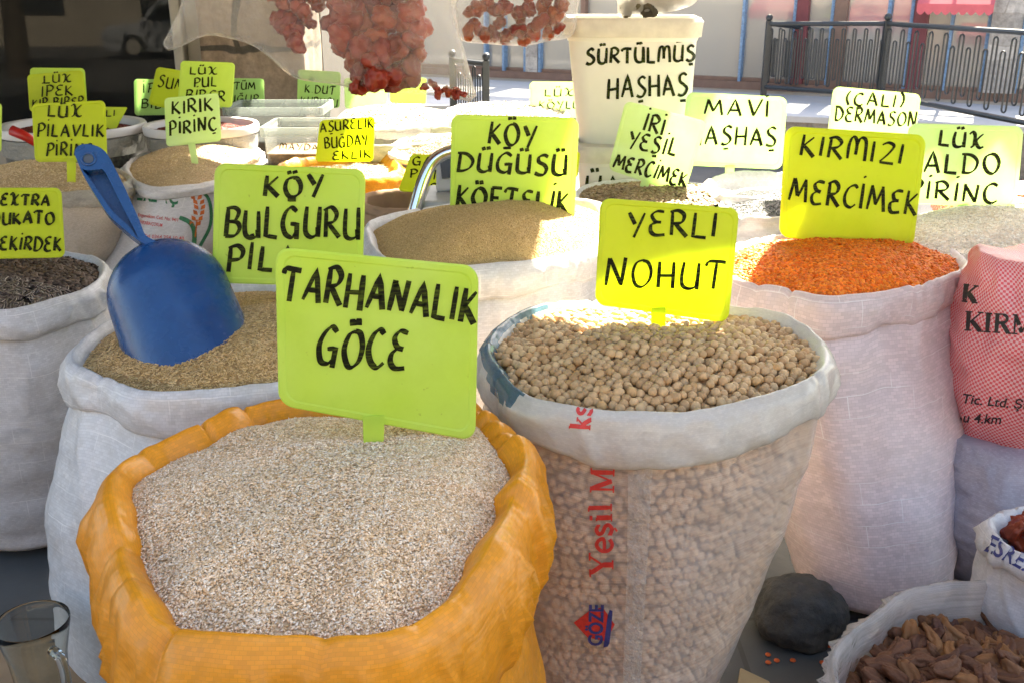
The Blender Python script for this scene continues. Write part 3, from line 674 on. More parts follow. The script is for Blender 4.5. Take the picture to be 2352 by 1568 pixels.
bm = bmesh.new(); bx(bm, xw, xf0-.002, SY-.006, SY+.006, .381, 3.2)
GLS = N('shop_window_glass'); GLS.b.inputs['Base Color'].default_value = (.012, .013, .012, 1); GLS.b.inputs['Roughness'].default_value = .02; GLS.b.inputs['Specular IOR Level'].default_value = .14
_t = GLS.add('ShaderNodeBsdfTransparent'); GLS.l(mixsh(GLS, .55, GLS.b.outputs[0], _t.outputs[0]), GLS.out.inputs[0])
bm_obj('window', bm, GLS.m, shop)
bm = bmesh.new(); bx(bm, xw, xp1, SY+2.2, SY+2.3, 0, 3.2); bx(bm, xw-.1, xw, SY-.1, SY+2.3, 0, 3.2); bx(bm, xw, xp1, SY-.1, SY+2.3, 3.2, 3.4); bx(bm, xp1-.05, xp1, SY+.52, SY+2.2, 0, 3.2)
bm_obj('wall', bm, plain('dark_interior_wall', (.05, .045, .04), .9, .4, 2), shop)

# ---- what stands behind the photographer (it mirrors in the shop window and shades the lower sky)
def tree(label, x, y, h, cr, seed, leaf=(.20, .16, .03)):
    rr = random.Random(seed); root = empty('street_tree', (x, y, -.1), label, 'tree')
    bm = bmesh.new(); tube(bm, [(x, y, -.1), (x+.05, y, h*.3), (x-.05, y+.1, h*.6), (x, y, h*.85)], [.16, .13, .09, .03], 10)
    for k in range(7):
        a = k*.9; tube(bm, [(x, y, h*(.35+.05*k)), (x+math.cos(a)*cr*.5, y+math.sin(a)*cr*.5, h*(.5+.05*k)), (x+math.cos(a)*cr*.9, y+math.sin(a)*cr*.9, h*(.58+.05*k))], [.06, .04, .01], 6)
    bm_obj('trunk', bm, plain('bark', (.10, .075, .05), .9, .3, 15), root)
    vs, fs = [], []
    for k in range(70):
        d = Vector((rr.gauss(0, 1), rr.gauss(0, 1), rr.gauss(0, 1))).normalized()*cr*rr.uniform(.45, 1.05); c = Vector((x, y, h*.75))+Vector((d.x, d.y, d.z*.75))
        for q in range(60):
            p = c+Vector((rr.gauss(0, .2), rr.gauss(0, .2), rr.gauss(0, .16))); a = Vector((rr.gauss(0, 1), rr.gauss(0, 1), rr.gauss(0, .6))).normalized()*.06; b = a.orthogonal().normalized()*.03
            i = len(vs); vs += [p-a, p+b, p+a, p-b]; fs.append((i, i+1, i+2, i+3))
    mesh('crown', vs, fs, rand_leaf(leaf), root, smooth=False)
def rand_leaf(c):
    return plain('autumn_leaves', c, .6, .5, 3)

for k_, (x, y, h, c) in enumerate(((-6.6, -3.2, 3.4, 1.3), (-4.0, -5.5, 3.8, 1.5), (2.8, -6.0, 4.0, 1.5), (6.5, -5.0, 3.6, 1.4))):
    tree(('yellowing street tree behind the photographer, nearest the shop window', 'yellowing street tree behind the photographer, left of the middle', 'yellowing street tree behind the photographer, right of the middle', 'yellowing street tree behind the photographer, far right')[k_], x, y, h, c, k_+3)
hs = empty('house_row', (0, -10, -.1), 'long plastered house across the street behind the photographer', 'building')
bm = bmesh.new(); bx(bm, -16, 16, -14, -10, -.1, 4.2); bm_obj('wall', bm, plain('warm_plaster', (.50, .43, .34), .9, .12, 1.2), hs)
bm = bmesh.new(); bx(bm, -16.3, 16.3, -14.2, -9.6, 4.2, 4.4); bm_obj('roof', bm, plain('tile_roof', (.30, .12, .07), .8, .2, 5), hs)
DKG = plain('dark_window', (.03, .035, .04), .1, .2)
for k_ in range(12):
    for z_ in (.5, 2.5):
        bm = bmesh.new(); x_ = -15+k_*2.6; bx(bm, x_, x_+1.1, -10.01, -9.97, z_, z_+1.3); bm_obj('window', bm, DKG, hs)
car = empty('parked_car', (-5.3, -6.9, -.1), 'white parked car mirrored in the dark shop window', 'car')
def carprof(y, z0, hz, w): return [(-5.3-w*1.9, y, z0), (-5.3+w*1.9, y, z0)]
PAINT = plain('white_car_paint', (.50, .52, .55), .25, .04); TYR = plain('tyre_rubber', (.02, .02, .02), .8)
prof_ = [(-1.35, .12), (-1.38, .42), (-1.25, .52), (-.75, .58), (-.42, .92), (.42, .94), (.85, .62), (1.3, .55), (1.38, .40), (1.36, .12)]
def side(pts, y, m_, nm, par, th_):
    bm = bmesh.new(); a = [bm.verts.new((-5.3+x, y-th_, z-.1)) for x, z in pts]; b_ = [bm.verts.new((-5.3+x, y+th_, z-.1)) for x, z in pts]; n_ = len(pts)
    bm.faces.new(a); bm.faces.new(b_[::-1])
    for i in range(n_): bm.faces.new((a[i], a[(i+1) % n_], b_[(i+1) % n_], b_[i]))
    return bevel(bm_obj(nm, bm, m_, par), .03, 3)
side(prof_, -6.9, PAINT, 'body', car, .52)
side([(-.66, .60), (-.39, .87), (-.02, .88), (-.02, .60)], -6.9, DKG, 'window', car, .525); side([(.03, .60), (.03, .88), (.40, .88), (.72, .62)], -6.9, DKG, 'window', car, .525)
for x_ in (-.85, .85):
    for y_ in (-6.9-.45, -6.9+.45):
        bm = bmesh.new(); bmesh.ops.create_cone(bm, cap_ends=True, segments=24, radius1=.2, radius2=.2, depth=.18, matrix=Matrix.Translation((-5.3+x_, y_, .1)) @ Matrix.Rotation(R(90), 4, 'X')); w_ = bm_obj('wheel', bm, TYR, car)
        bm = bmesh.new(); bmesh.ops.create_cone(bm, cap_ends=True, segments=20, radius1=.12, radius2=.1, depth=.19, matrix=Matrix.Translation((-5.3+x_, y_, .1)) @ Matrix.Rotation(R(90), 4, 'X')); bm_obj('rim', bm, CURT, w_)

ct = empty('light_blocking_counter', (-.6, -1.0, 0), 'low wooden counter added out of view behind the photographer to block low light', 'counter')  # unseen counter added to darken the floor and the sack bottoms
bm = bmesh.new(); bx(bm, -3.2, 2.4, -1.1, -.62, .80, .84); bevel(bm_obj('top', bm, plain('counter_wood', (.20, .12, .07), .6, .3, 6), ct), .006)
bm = bmesh.new(); bx(bm, -3.15, 2.35, -1.05, -1.0, .06, .799); bm_obj('panel', bm, plain('counter_panel', (.13, .08, .05), .7, .3, 4), ct)
for x_ in (-3.1, -1.3, .5, 2.3):
    bm = bmesh.new(); bx(bm, x_-.03, x_+.03, -.999, -.66, .0, .799); bm_obj('leg', bm, bpy.data.materials['counter_panel'], ct)
# ---- the stall's own cloth awning overhead; its edges cast the shade on the sacks
HA = 1.95
def proj_up(u, v, z):
    p = onz(u, v, z); t = (HA-p.z)/SUN.z; q = p+SUN*t; return (q.x, q.y)
def cloth(name, label, poly, m, group):
    P = np.array(poly); n = len(P); vs, fs = [], []
    V2 = [Vector(p) for p in P]; edges = [(i, (i+1) % n) for i in range(n)]
    x0, y0 = P.min(0); x1, y1 = P.max(0); g = .12
    for a in np.arange(x0, x1, g):
        for b in np.arange(y0, y1, g): V2.append(Vector((a+random.uniform(-.02, .02), b+random.uniform(-.02, .02))))
    r = delaunay_2d_cdt(V2, edges, [list(range(n))], 1, 1e-5)
    vs = [(v.x, v.y, HA+nz(v.x*2, v.y*2)*.003) for v in r[0]]
    o = mesh(name, vs, [tuple(f) for f in r[2]], m, None, True); solid(o, .004)
    return tag(o, label, 'awning', group)
AWN = plain('beige_canvas', (.42, .38, .30), .9, .1, 3)
EDGE = [(-4.5, 5.25), (-1.04, 5.25), (-1.04, 6.4), (-.22, 6.4), (-.22, 5.55), (-.60, 5.5), (-.55, 4.5), (-.40, 4.46), (-.06, 4.46), (-.03, 4.12), (.30, 4.1), (.5, 4.1), (.52, 3.9), (.8, 3.98), (1.0, 4.04), (1.0, 3.92), (.86, 3.85), (.83, 3.62), (.55, 3.52),
        (.535, 3.1), (.53, 2.72), (.575, 2.62), (.60, 2.535), (.70, 2.532), (.80, 2.54), (.815, 2.72), (.87, 2.95), (1.0, 3.14), (1.06, 3.28), (1.11, 3.26), (1.12, 3.66), (1.46, 3.68), (1.53, 3.645), (1.61, 3.715), (1.69, 3.645), (1.77, 3.705), (1.85, 3.645), (1.93, 3.7), (4.5, 3.72)]
cloth('canvas_awning', 'beige canvas awning stretched over the front sacks', EDGE+[(4.5, 1.2), (-4.5, 1.2)], AWN, 'canvas over the stall')
# ================================================================ SACKS AND THEIR GOODS
# front: orange sack of cracked wheat
skO = sack('bright orange woven sack with a thick crumpled rim, nearest to the camera', [(252, 1098, .014, .9), (285, 1058, .004, .7), (352, 1018, 0, 1), (440, 980, .006, 1.2), (515, 940, .012, 1), (575, 932, 0, .7), (640, 916, 0, .85), (800, 905), (960, 900), (1100, 916, .008, 1), (1180, 985, .012, 1.15), (1208, 1050, .0, .9), (1192, 1100, .01, 1.2), (1176, 1160, -.004, .85), (1135, 1235, .008, 1.15), (1085, 1315, .004, .95), (1010, 1395, -.004, .85), (880, 1448, .006, 1), (700, 1460), (520, 1454, .005, 1.05), (372, 1432, -.004, .9), (312, 1355, .007, 1.1), (276, 1270, -.004, .9), (262, 1185, .008, 1.05)],
           .63, ORANGE, (.13, .025), fold=.22, seed=1, inner=.09, wrk=.006, bottom=(-.175, 1.03, .262), crease=1.5, shear=.7, n=320, bulge=.004)
heap('cracked_wheat', 'pale cracked wheat heaped in the orange sack at the front', 'grain', skO, 'chip', .0027, 60000,
     [(.90, .71, .52), (.80, .58, .38), (.70, .47, .27), (.74, .52, .31), (.62, .41, .22), (.92, .79, .63), (.84, .64, .44)], (.62, .44, .27), edge=.028, h=.045, p=.8, lump=.003, seed=3, peak=onz(820, 1080, .66)[:2])
# bulgur with the scoop
skB = sack('white woven sack of coarse bulgur holding the blue scoop', [(165, 815), (230, 745), (330, 690), (500, 655), (700, 645), (860, 680), (905, 760), (860, 840), (760, 872), (640, 876), (450, 895), (330, 895), (255, 868), (195, 845)],
           .63, WHITE_WOVEN, (.062, .015), fold=.35, seed=2, wrk=.005, n=220, bulge=.05, bottom=(onz(560, 780, .63).x-.06, onz(560, 780, .63).y-.01, .255))
heap('coarse_bulgur', 'coarse brown bulgur around the blue scoop', 'grain', skB, 'rice', .0024, 30000,
     [(.60, .40, .18), (.52, .34, .14), (.68, .48, .25), (.46, .29, .12)], (.34, .21, .09), edge=.02, h=.05, p=1.0, lump=.004, seed=5, peak=onz(680, 735, .67)[:2])
# chickpeas in clear film
skC = sack('clear film sack full of chickpeas with red vertical lettering', [(1120, 795), (1150, 745), (1235, 700), (1350, 690), (1500, 690), (1650, 700), (1760, 712), (1830, 735), (1890, 785), (1895, 835), (1830, 880), (1700, 920), (1560, 945), (1400, 940), (1280, 925), (1200, 900), (1150, 850)],
           .65, CLEAR, (.068, .015), cuffmat=CLEAR_CUFF, fold=.3, seed=4, wrk=.004, taper=1., bottom=(.115, 1.42, .205), n=220, inner=.10, bulge=.012)
# fine bulgur
skK = sack('white woven sack with a tall smooth mound of fine bulgur', [(848, 545), (850, 508), (930, 485), (1040, 468), (1200, 458), (1320, 455), (1385, 470), (1392, 515), (1360, 560), (1250, 592), (1120, 605), (1000, 615), (920, 605), (870, 580)],
           .66, WHITE_WOVEN, (.062, .015), fold=.3, seed=6, wrk=.006, n=220, bulge=.04)
heap('fine_bulgur', 'smooth mound of fine golden bulgur in front of a three line price board', 'grain', skK, 'chip', .0017, 42000,
     [(.64, .45, .20), (.56, .38, .15), (.72, .53, .27), (.48, .32, .12)], (.56, .39, .17), edge=.02, h=.082, p=1.0, lump=.003, seed=6, peak=onz(1120, 520, .69)[:2])
# red lentils
skL = sack('tall pinkish white woven sack filled with red lentils', [(1655, 605), (1690, 560), (1800, 538), (1950, 530), (2090, 535), (2160, 555), (2212, 590), (2215, 612), (2170, 632), (2110, 652), (2000, 672), (1900, 680), (1800, 660), (1700, 640)],
           .60, PINK_WHITE, (.075, .015), fold=.3, seed=8, wrk=.004, bottom=(onz(2000, 1350, 0).x, onz(2000, 1350, 0).y, .15), n=220, bulge=.02)
heap('red_lentils', 'orange red lentils heaped below the two line lentil board', 'lentils', skL, 'lentil', .0042, 15000,
     [(.86, .17, .010), (.92, .23, .014), (.76, .13, .008), (.88, .27, .03), (.66, .15, .02)], (.50, .09, .008), edge=.018, h=.05, p=.9, lump=.004, seed=8, tilt=.6, peak=onz(1900, 590, .62)[:2])
# sunflower seeds (left edge)
skS = sack('grey white sack of dark sunflower seeds at the left edge', [(238, 612), (215, 590), (130, 575), (0, 578), (-130, 590), (-240, 640), (-170, 700), (-20, 712), (90, 695), (180, 668), (225, 640)],
           .57, WHITE_WOVEN, (.06, .014), fold=.35, seed=10, wrk=.007, n=180, bulge=.03)
# rice sacks on the left
skP = sack('beige sack of rice with a thin film rim, behind the blue scoop handle', [(-90, 405), (0, 378), (90, 372), (180, 375), (270, 388), (295, 410), (240, 432), (100, 442), (-60, 440)],
           .58, BEIGE, (.05, .016), cuffmat=MILKY, fold=.35, seed=12, n=150, bulge=.06, wrk=.007, bottom=(onz(175, 640, 0).x, 3.0, .32))
heap('pilaf_rice', 'beige rice below the large yellow pilaf board', 'grain', skP, 'rice', .0027, 9000, [(.60, .47, .30), (.52, .39, .23), (.66, .54, .37)], (.42, .31, .18), edge=.012, h=.05, lump=.004, seed=12)
skI = sack('printed white rice sack with orange wheat ears and green letters', [(290, 378), (335, 350), (420, 340), (520, 328), (585, 335), (597, 368), (560, 398), (490, 415), (420, 425), (350, 428), (305, 408)],
           .575, WHITE_FINE, (.035, .016), fold=.4, seed=14, n=170, bulge=.03, wrk=.006, bottom=(onz(430, 640, 0).x, 3.0, .26))
heap('broken_rice', 'beige broken rice around the short stake of the pale board', 'grain', skI, 'rice', .0026, 9000, [(.60, .46, .28), (.53, .39, .22), (.67, .54, .36)], (.42, .31, .18), edge=.012, h=.055, lump=.004, seed=14)
# white rice on the right
skR = sack('white sack of white rice behind the red checked sack', [(2040, 540), (2090, 500), (2220, 478), (2380, 480), (2480, 520), (2470, 580), (2352, 605), (2200, 600), (2080, 580)],
           .585, WHITE_FINE, (.06, .015), seed=16, n=150)
heap('white_rice', 'white rice heap below the large rice board at the right edge', 'grain', skR, 'rice', .0038, 9000, [(.92, .85, .72), (.88, .79, .64), (.94, .90, .80)], (.80, .70, .56), edge=.0, h=.04, p=.8, lump=.004, seed=16)
# green lentils, poppy seed and the sunlit back rows
skG = sack('white sack of green lentils behind the tilted board', [(1325, 440), (1370, 418), (1480, 412), (1590, 420), (1680, 440), (1690, 465), (1600, 482), (1450, 482), (1350, 470)], .62, WHITE_FINE, (.05, .013), seed=18, n=130)
heap('green_lentils', 'dull green lentils below the tilted board', 'lentils', skG, 'lentil', .0052, 5000, [(.30, .21, .11), (.26, .20, .10), (.36, .27, .16), (.22, .15, .08)], (.10, .07, .04), edge=.012, h=.03, lump=.003, seed=18)
skM = sack('white sack of blue grey poppy seed lit by the sun', [(1660, 460), (1690, 438), (1780, 430), (1880, 440), (1900, 465), (1840, 492), (1740, 498), (1670, 485)], .62, WHITE_FINE, (.05, .014), seed=20, n=130)
heap('poppy_seed', 'blue grey poppy seed at the foot of a board stake', 'grain', skM, 'chip', .0022, 7000, [(.09, .10, .11), (.06, .07, .08), (.13, .14, .15)], (.06, .065, .07), edge=.01, h=.03, seed=20)
skX = sack('sunlit white sack between the bucket and the poppy seed sack', [(1620, 425), (1660, 400), (1740, 392), (1820, 400), (1850, 425), (1800, 445), (1700, 450)], .64, WHITE_FINE, (.05, .014), seed=22, n=110)
skD = sack('sunlit white sack of beans below the bracketed board', [(1850, 330), (1900, 310), (2010, 302), (2130, 312), (2160, 335), (2080, 355), (1940, 355)], .62, WHITE_FINE, (.05, .014), seed=24, n=110)
BEAN = [(.72, .66, .56), (.62, .54, .43), (.5, .4, .3), (.7, .62, .5)]
heap('dry_beans', 'white beans in the sunlit sack below the bracketed board', 'beans', skD, 'rice', .006, 1500, BEAN, (.4, .33, .25), edge=.01, h=.03, seed=24)
sk1 = sack('sunlit white sack of speckled beans under the hanging bag', [(780, 275), (800, 252), (880, 242), (980, 246), (1030, 262), (1010, 282), (900, 292), (820, 292)], .64, MILKY, (.05, .014), seed=26, n=120)
heap('dry_beans', 'speckled beans below the striped sunlit board', 'beans', sk1, 'rice', .006, 2500, BEAN+[(.25, .12, .08)], (.4, .33, .25), edge=.008, h=.035, seed=26)
sk2 = sack('sunlit white bag of beans left of the tall bucket', [(1010, 262), (1050, 242), (1130, 234), (1240, 238), (1300, 256), (1260, 276), (1140, 284), (1050, 280)], .64, WHITE_FINE, (.05, .014), seed=28, n=120)
heap('dry_beans', 'white and black beans in the bag left of the tall bucket', 'beans', sk2, 'rice', .006, 2500, BEAN+[(.1, .08, .07)], (.4, .33, .25), edge=.008, h=.035, seed=28)
sk3 = sack('milky film bag of small beans with a fat rolled rim', [(905, 340), (925, 318), (990, 308), (1080, 306), (1150, 318), (1140, 345), (1060, 355), (960, 358)], .62, MILKY, (.035, .02), cuffmat=WHITE_FINE, seed=30, n=120)
heap('small_beans', 'small brown beans in the bag with the fat rolled rim', 'beans', sk3, 'rice', .005, 2500, [(.42, .30, .2), (.5, .38, .28), (.34, .22, .14)], (.2, .14, .1), edge=.012, h=.02, seed=30)
sk4 = sack('milky sack with greenish grain behind the yellow sack', [(800, 318), (860, 300), (960, 292), (1060, 296), (1050, 318), (960, 328), (860, 332)], .63, woven('greenish_film_cloth', (.50, .50, .36), trans=.3), (.05, .014), seed=32, n=110)
sk5 = sack('mustard yellow woven sack with a folded rim behind the bulgur board', [(630, 385), (690, 362), (800, 354), (880, 352), (910, 372), (905, 395), (820, 410), (700, 415), (640, 405)], .60, YELLOW, (.07, .022), seed=34, fold=.45, n=150, wrk=.01)
heap('ashure_wheat', 'pale wheat inside the mustard yellow sack', 'grain', sk5, 'rice', .004, 2500, [(.6, .46, .28), (.52, .39, .22)], (.4, .3, .17), edge=.03, h=.0, seed=34)
sk6 = sack('brown paper sack with an open top below the chrome handle', [(830, 452), (870, 438), (950, 434), (1005, 445), (1010, 465), (940, 478), (860, 474)], .58, plain('brown_paper', (.34, .22, .13), .8, .2, 10, .3, 20), (.03, .01), seed=36, n=110)

# ---------------------------------------------------------------- chickpeas
def pea_mesh(seed, r=.0071):
    bm = bmesh.new(); bmesh.ops.create_icosphere(bm, subdivisions=3, radius=1)
    for v in bm.verts:
        p = v.co.copy(); k = 1+.07*nz(p.x*1.8+seed, p.y*1.8, p.z*1.8)+.035*nz(p.x*5+seed, p.y*5, p.z*5)
        k += .30*max(0, p.x-.78)                       # the beak
        k -= .09*math.exp(-((p.z)/.12)**2)*max(0, p.x*.8+.2)   # the crease
        v.co = Vector((p.x*1.03, p.y*.95, p.z*.93))*k*r
    me = bpy.data.meshes.new('chickpea'); bm.to_mesh(me); bm.free(); me.polygons.foreach_set('use_smooth', [True]*len(me.polygons)); return me
PEA = rand_mat('chickpea_skin', [(0, (.47, .28, .13)), (.35, (.57, .36, .18)), (.7, (.64, .43, .23)), (1, (.52, .30, .12))], .55, .5, 160)
peas = [pea_mesh(k*3.7) for k in range(4)]
for m in peas: m.materials.append(PEA)
Pc, nC = heap_surface(skC, edge=.018, h=.03, p=.9, lump=.004, seed=4, peak=onz(1480, 800, .66)[:2])
pts = []; cell = {}
def hexes():
    g = .0133; b = skC['inner']; x0, y0 = b[:, :2].min(0)-.02; x1, y1 = b[:, :2].max(0)+.02; out = []; row = 0; y = y0
    while y < y1:
        x = x0+(g/2 if row % 2 else 0)
        while x < x1: out.append((x+rng.normal(0, .0016), y+rng.normal(0, .0016))); x += g
        y += g*.88; row += 1
    return np.array(out)
def inside(P2, poly):
    x, y = P2[:, 0], P2[:, 1]; r = np.zeros(len(P2), bool); j = len(poly)-1
    for i in range(len(poly)):
        xi, yi, xj, yj = *poly[i, :2], *poly[j, :2]
        r ^= ((yi > y) != (yj > y)) & (x < (xj-xi)*(y-yi)/(yj-yi+1e-15)+xi); j = i
    return r
H = hexes(); cpk = np.array(onz(1480, 800, .66)[:2]); Lp = skC['inner'].copy(); Lp[:, :2] += shift(Lp, .004); H = H[inside(H, Lp)]
# height above each plan point: find (t, j) by ray from the peak
def heap_z(xy):
    b = skC['inner']; d = xy-cpk; a = np.arctan2(d[:, 1], d[:, 0]); bb = b[:, :2]-cpk; ba = np.unwrap(np.arctan2(bb[:, 1], bb[:, 0])); br = np.linalg.norm(bb, axis=1)
    a = (a-ba[0]) % (2*np.pi); bx_ = ba-ba[0]
    rr = np.interp(a, np.append(bx_, 2*np.pi), np.append(br, br[0])); jj = np.interp(a, np.append(bx_, 2*np.pi), np.arange(len(b)+1))
    return Pc(np.clip(np.linalg.norm(d, axis=1)/rr, 0, 1.02), jj % len(b))[:, 2]
Z = heap_z(H); order = np.argsort(H[:, 1]); H, Z = H[order], Z[order]
Z = Z+rng.normal(0, .0022, len(Z))
def pose(o, x, y, z):
    o.location = (x, y, z); o.rotation_euler = (random.uniform(0, 6.28), random.uniform(0, 6.28), random.uniform(0, 6.28)); s = random.uniform(.88, 1.12); o.scale = (s, s, s*random.uniform(.94, 1.04))
for (x, y), z in list(zip(H, Z))[:300]:
    o = bpy.data.objects.new('chickpea', random.choice(peas)); col.objects.link(o); pose(o, x, y, z)
    tag(o, 'round beige chickpea lying on top of the heap in the clear film sack', 'chickpea', 'chickpeas on top of the heap')
V0 = []
vb = [np.array([v.co[:] for v in m.vertices]) for m in peas[:1]][0]
bm = bmesh.new(); bmesh.ops.create_icosphere(bm, subdivisions=2, radius=.0069); lowv = np.array([v.co[:] for v in bm.verts]); lowf = np.array([[v.index for v in f.verts] for f in bm.faces]); bm.free()
def peas_at(P, cols=((.64, .44, .27), (.72, .52, .34), (.78, .59, .42))):
    n = len(P); s = rng.uniform(.9, 1.12, (n, 1, 1)); W = P[:, None, :]+lowv[None]*s*rng.uniform(.92, 1.06, (n, 1, 3))
    Fc = (lowf[None]+(np.arange(n)*len(lowv))[:, None, None]).reshape(-1, 3)
    c = np.array(cols)[rng.integers(0, 3, n)]*rng.uniform(.85, 1.1, (n, 1))
    return W.reshape(-1, 3), Fc, np.repeat(c, len(lowv), 0)
A = [np.column_stack([H[300:], Z[300:]])]
h2 = hexes()+.005; h2 = h2[inside(h2, Lp)]; A.append(np.column_stack([h2, heap_z(h2)-.0105]))
# those pressed against the film: the outer layer all round the side
bd = skC['body'].data; cc = np.array([v.co[:] for v in bd.vertices]); mseg = nC+1; rows = len(cc)//mseg; G = cc.reshape(rows, mseg, 3)
offs = np.array(skC['root'].location)
z = .02
k = 0
while z < .615:
    # ring of points at this height
    ring = []
    for j in range(0, mseg-1):
        zz = G[:, j, 2]; i = np.searchsorted(-zz, -z); i = min(max(i, 1), rows-1); f = (zz[i-1]-z)/(zz[i-1]-zz[i]+1e-9); ring.append(G[i-1, j]*(1-f)+G[i, j]*f)
    ring = np.array(ring); ring[:, :2] += shift(ring, -.0125)
    sl_ = np.linalg.norm(np.diff(ring, axis=0, append=ring[:1]), axis=1); acc = np.concatenate([[0], np.cumsum(sl_)]); npz = int(acc[-1]/.0138)
    tt = (np.arange(npz)+.5*(k % 2))*acc[-1]/npz+rng.normal(0, .0016, npz); r2 = np.concatenate([ring, ring[:1]])
    q = np.stack([np.interp(tt % acc[-1], acc, r2[:, c]) for c in range(3)], 1); q[:, 2] += rng.normal(0, .0018, npz); A.append(q+rng.normal(0, .0012, (npz, 3)))
    z += .0122; k += 1
T_ = np.concatenate(A[:2]); A = np.concatenate(A[2:]); V1, F1, C1 = peas_at(T_, ((.47, .28, .13), (.56, .36, .18), (.62, .42, .22))); V, Fc, Cc = peas_at(A); V, Fc, Cc = np.concatenate([V1, V]), np.concatenate([F1, Fc+len(V1)]), np.concatenate([C1, Cc])
# dark core so nothing shows through between them
core = [];
for i in range(4, rows-10, 3): r = G[i, :-1].copy(); r[:, :2] += shift(r, -.018); core.append(r)
top = np.column_stack([Lp[:, :2]*1.0, np.interp(np.zeros(len(Lp)), [0], [0])+Lp[:, 2]-.035]); core = [top]+core
cv = np.concatenate(core); m_ = len(core[0]); cf = []
for i in range(len(core)-1):
    for j in range(m_): a, b, c, d = i*m_+j, i*m_+(j+1) % m_, (i+1)*m_+(j+1) % m_, (i+1)*m_+j; cf += [(a, d, c), (a, c, b)]
ci = len(cv); cv = np.concatenate([cv, [[*cpk, top[:, 2].mean()+.02]]]); cf += [(ci, j, (j+1) % m_) for j in range(m_)]
o = np_mesh('chickpeas', np.concatenate([cv, V]), np.concatenate([np.array(cf), Fc+len(cv)]), np.concatenate([np.tile([[.34, .21, .12]], (len(cv), 1)), Cc]), [GRAIN], smooth=True)
tag(o, 'mass of chickpeas pressed against the clear film below the heap', 'chickpeas', None, 'stuff')

# ---------------------------------------------------------------- sunflower seeds
Ps, nS = heap_surface(skS, edge=.015, h=.035, p=.9, lump=.004, seed=10)
def seed_mesh(k):
    vs, fs = [], []; st = np.linspace(0, 1, 7); L_ = .0125
    for i, t in enumerate(st):
        r = .0056*math.sin(math.pi*min(1, t*.93+.05))**.7*(1-.25*t)
        for a in range(8): q = a*math.pi/4; vs.append((L_*(t-.5)*1.9, r*math.cos(q), r*.5*math.sin(q)))
    for i in range(6):
        for a in range(8): fs.append((i*8+a, i*8+(a+1) % 8, (i+1)*8+(a+1) % 8, (i+1)*8+a))
    fs += [tuple(range(7, -1, -1)), tuple(range(48, 56))]
    me = bpy.data.meshes.new('sunflower_seed'); me.from_pydata(vs, [], fs); me.update()
    uv = me.uv_layers.new(name='UVMap')
    for l in me.loops: a = l.vertex_index % 8; uv.data[l.index].uv = (abs(a-4)/4, (l.vertex_index//8)/6)
    me.polygons.foreach_set('use_smooth', [True]*len(me.polygons)); return me
s = N('striped_seed_shell'); uvn = s.add('ShaderNodeTexCoord'); sx = s.add('ShaderNodeSeparateXYZ'); s.l(uvn.outputs['UV'], sx.inputs[0])
s.l(s.ramp(sx.outputs[0], [(.0, (.03, .018, .014)), (.25, (.045, .027, .02)), (.40, (.26, .20, .16)), (.55, (.04, .025, .018)), (.78, (.04, .026, .02)), (.93, (.50, .42, .33))]), s.b.inputs['Base Color']); s.b.inputs['Roughness'].default_value = .5
SEED = s.m; sm = seed_mesh(0); sm.materials.append(SEED)
q = []; cand = 2600; t = np.sqrt(rng.uniform(0, 1, cand)); j = rng.uniform(0, nS, cand); pp = Ps(t, j); nr = normals(Ps, t, j, nS)
proj_u = pp[:, 0]; fwd = pp[:, 1]*CT-(pp[:, 2]-EYE)*ST; uu = 1176+F*proj_u/fwd
vis = np.argsort(np.where((uu > -40), pp[:, 1], 99))
for kk in vis[:300]:
    o = bpy.data.objects.new('sunflower_seed', sm); col.objects.link(o); o.location = pp[kk]+nr[kk]*.003
    z_ = Vector(nr[kk]).normalized(); o.rotation_euler = (z_.to_track_quat('Z', 'Y') @ Matrix.Rotation(random.uniform(0, 6.28), 3, 'Z').to_quaternion() @ Matrix.Rotation(random.gauss(0, .28), 3, 'Y').to_quaternion()).to_euler()
    tag(o, 'striped dark sunflower seed on the heap at the left edge', 'sunflower seed', 'sunflower seeds on top of the heap')
rest = vis[300:]; V0 = np.array([v.co[:] for v in sm.vertices])
sc_v, sc_f = V0, np.array([t3 for p in sm.polygons for t3 in [(p.vertices[0], p.vertices[k], p.vertices[k+1]) for k in range(1, len(p.vertices)-1)]])
RV, RF, RC = [], [], []
for a, kk in enumerate(rest):
    M = (Vector(nr[kk]).to_track_quat('Z', 'Y') @ Matrix.Rotation(random.uniform(0, 6.28), 3, 'Z').to_quaternion() @ Matrix.Rotation(random.gauss(0, .28), 3, 'Y').to_quaternion()).to_matrix()
    RV.append(sc_v @ np.array(M).T+pp[kk]-nr[kk]*.001); RF.append(sc_f+a*len(sc_v))
    RC.append(np.tile([[.045, .03, .022]], (len(sc_v), 1))*rng.uniform(.6, 3.5))
RR = 14; J = np.arange(nS).astype(float); bv = np.concatenate([Ps(np.full(nS, i/RR), J) for i in range(1, RR+1)]+[Ps(np.array([0.]), np.array([0.]))]); bv[:, 2] -= .004; bf = []
for i in range(RR-1):
    for j2 in range(nS): a, b, c, d = i*nS+j2, i*nS+(j2+1) % nS, (i+1)*nS+(j2+1) % nS, (i+1)*nS+j2; bf += [(a, d, c), (a, c, b)]
for j2 in range(nS): bf.append((RR*nS, j2, (j2+1) % nS))
RV = np.concatenate(RV); RF = np.concatenate(RF)
o = np_mesh('sunflower_seeds', np.concatenate([bv, RV]), np.concatenate([np.array(bf), RF+len(bv)]), np.concatenate([np.tile([[.03, .02, .015]], (len(bv), 1)), np.concatenate(RC)]), [GRAIN])
tag(o, 'dark sunflower seeds filling the sack at the left edge', 'sunflower seeds', None, 'stuff')
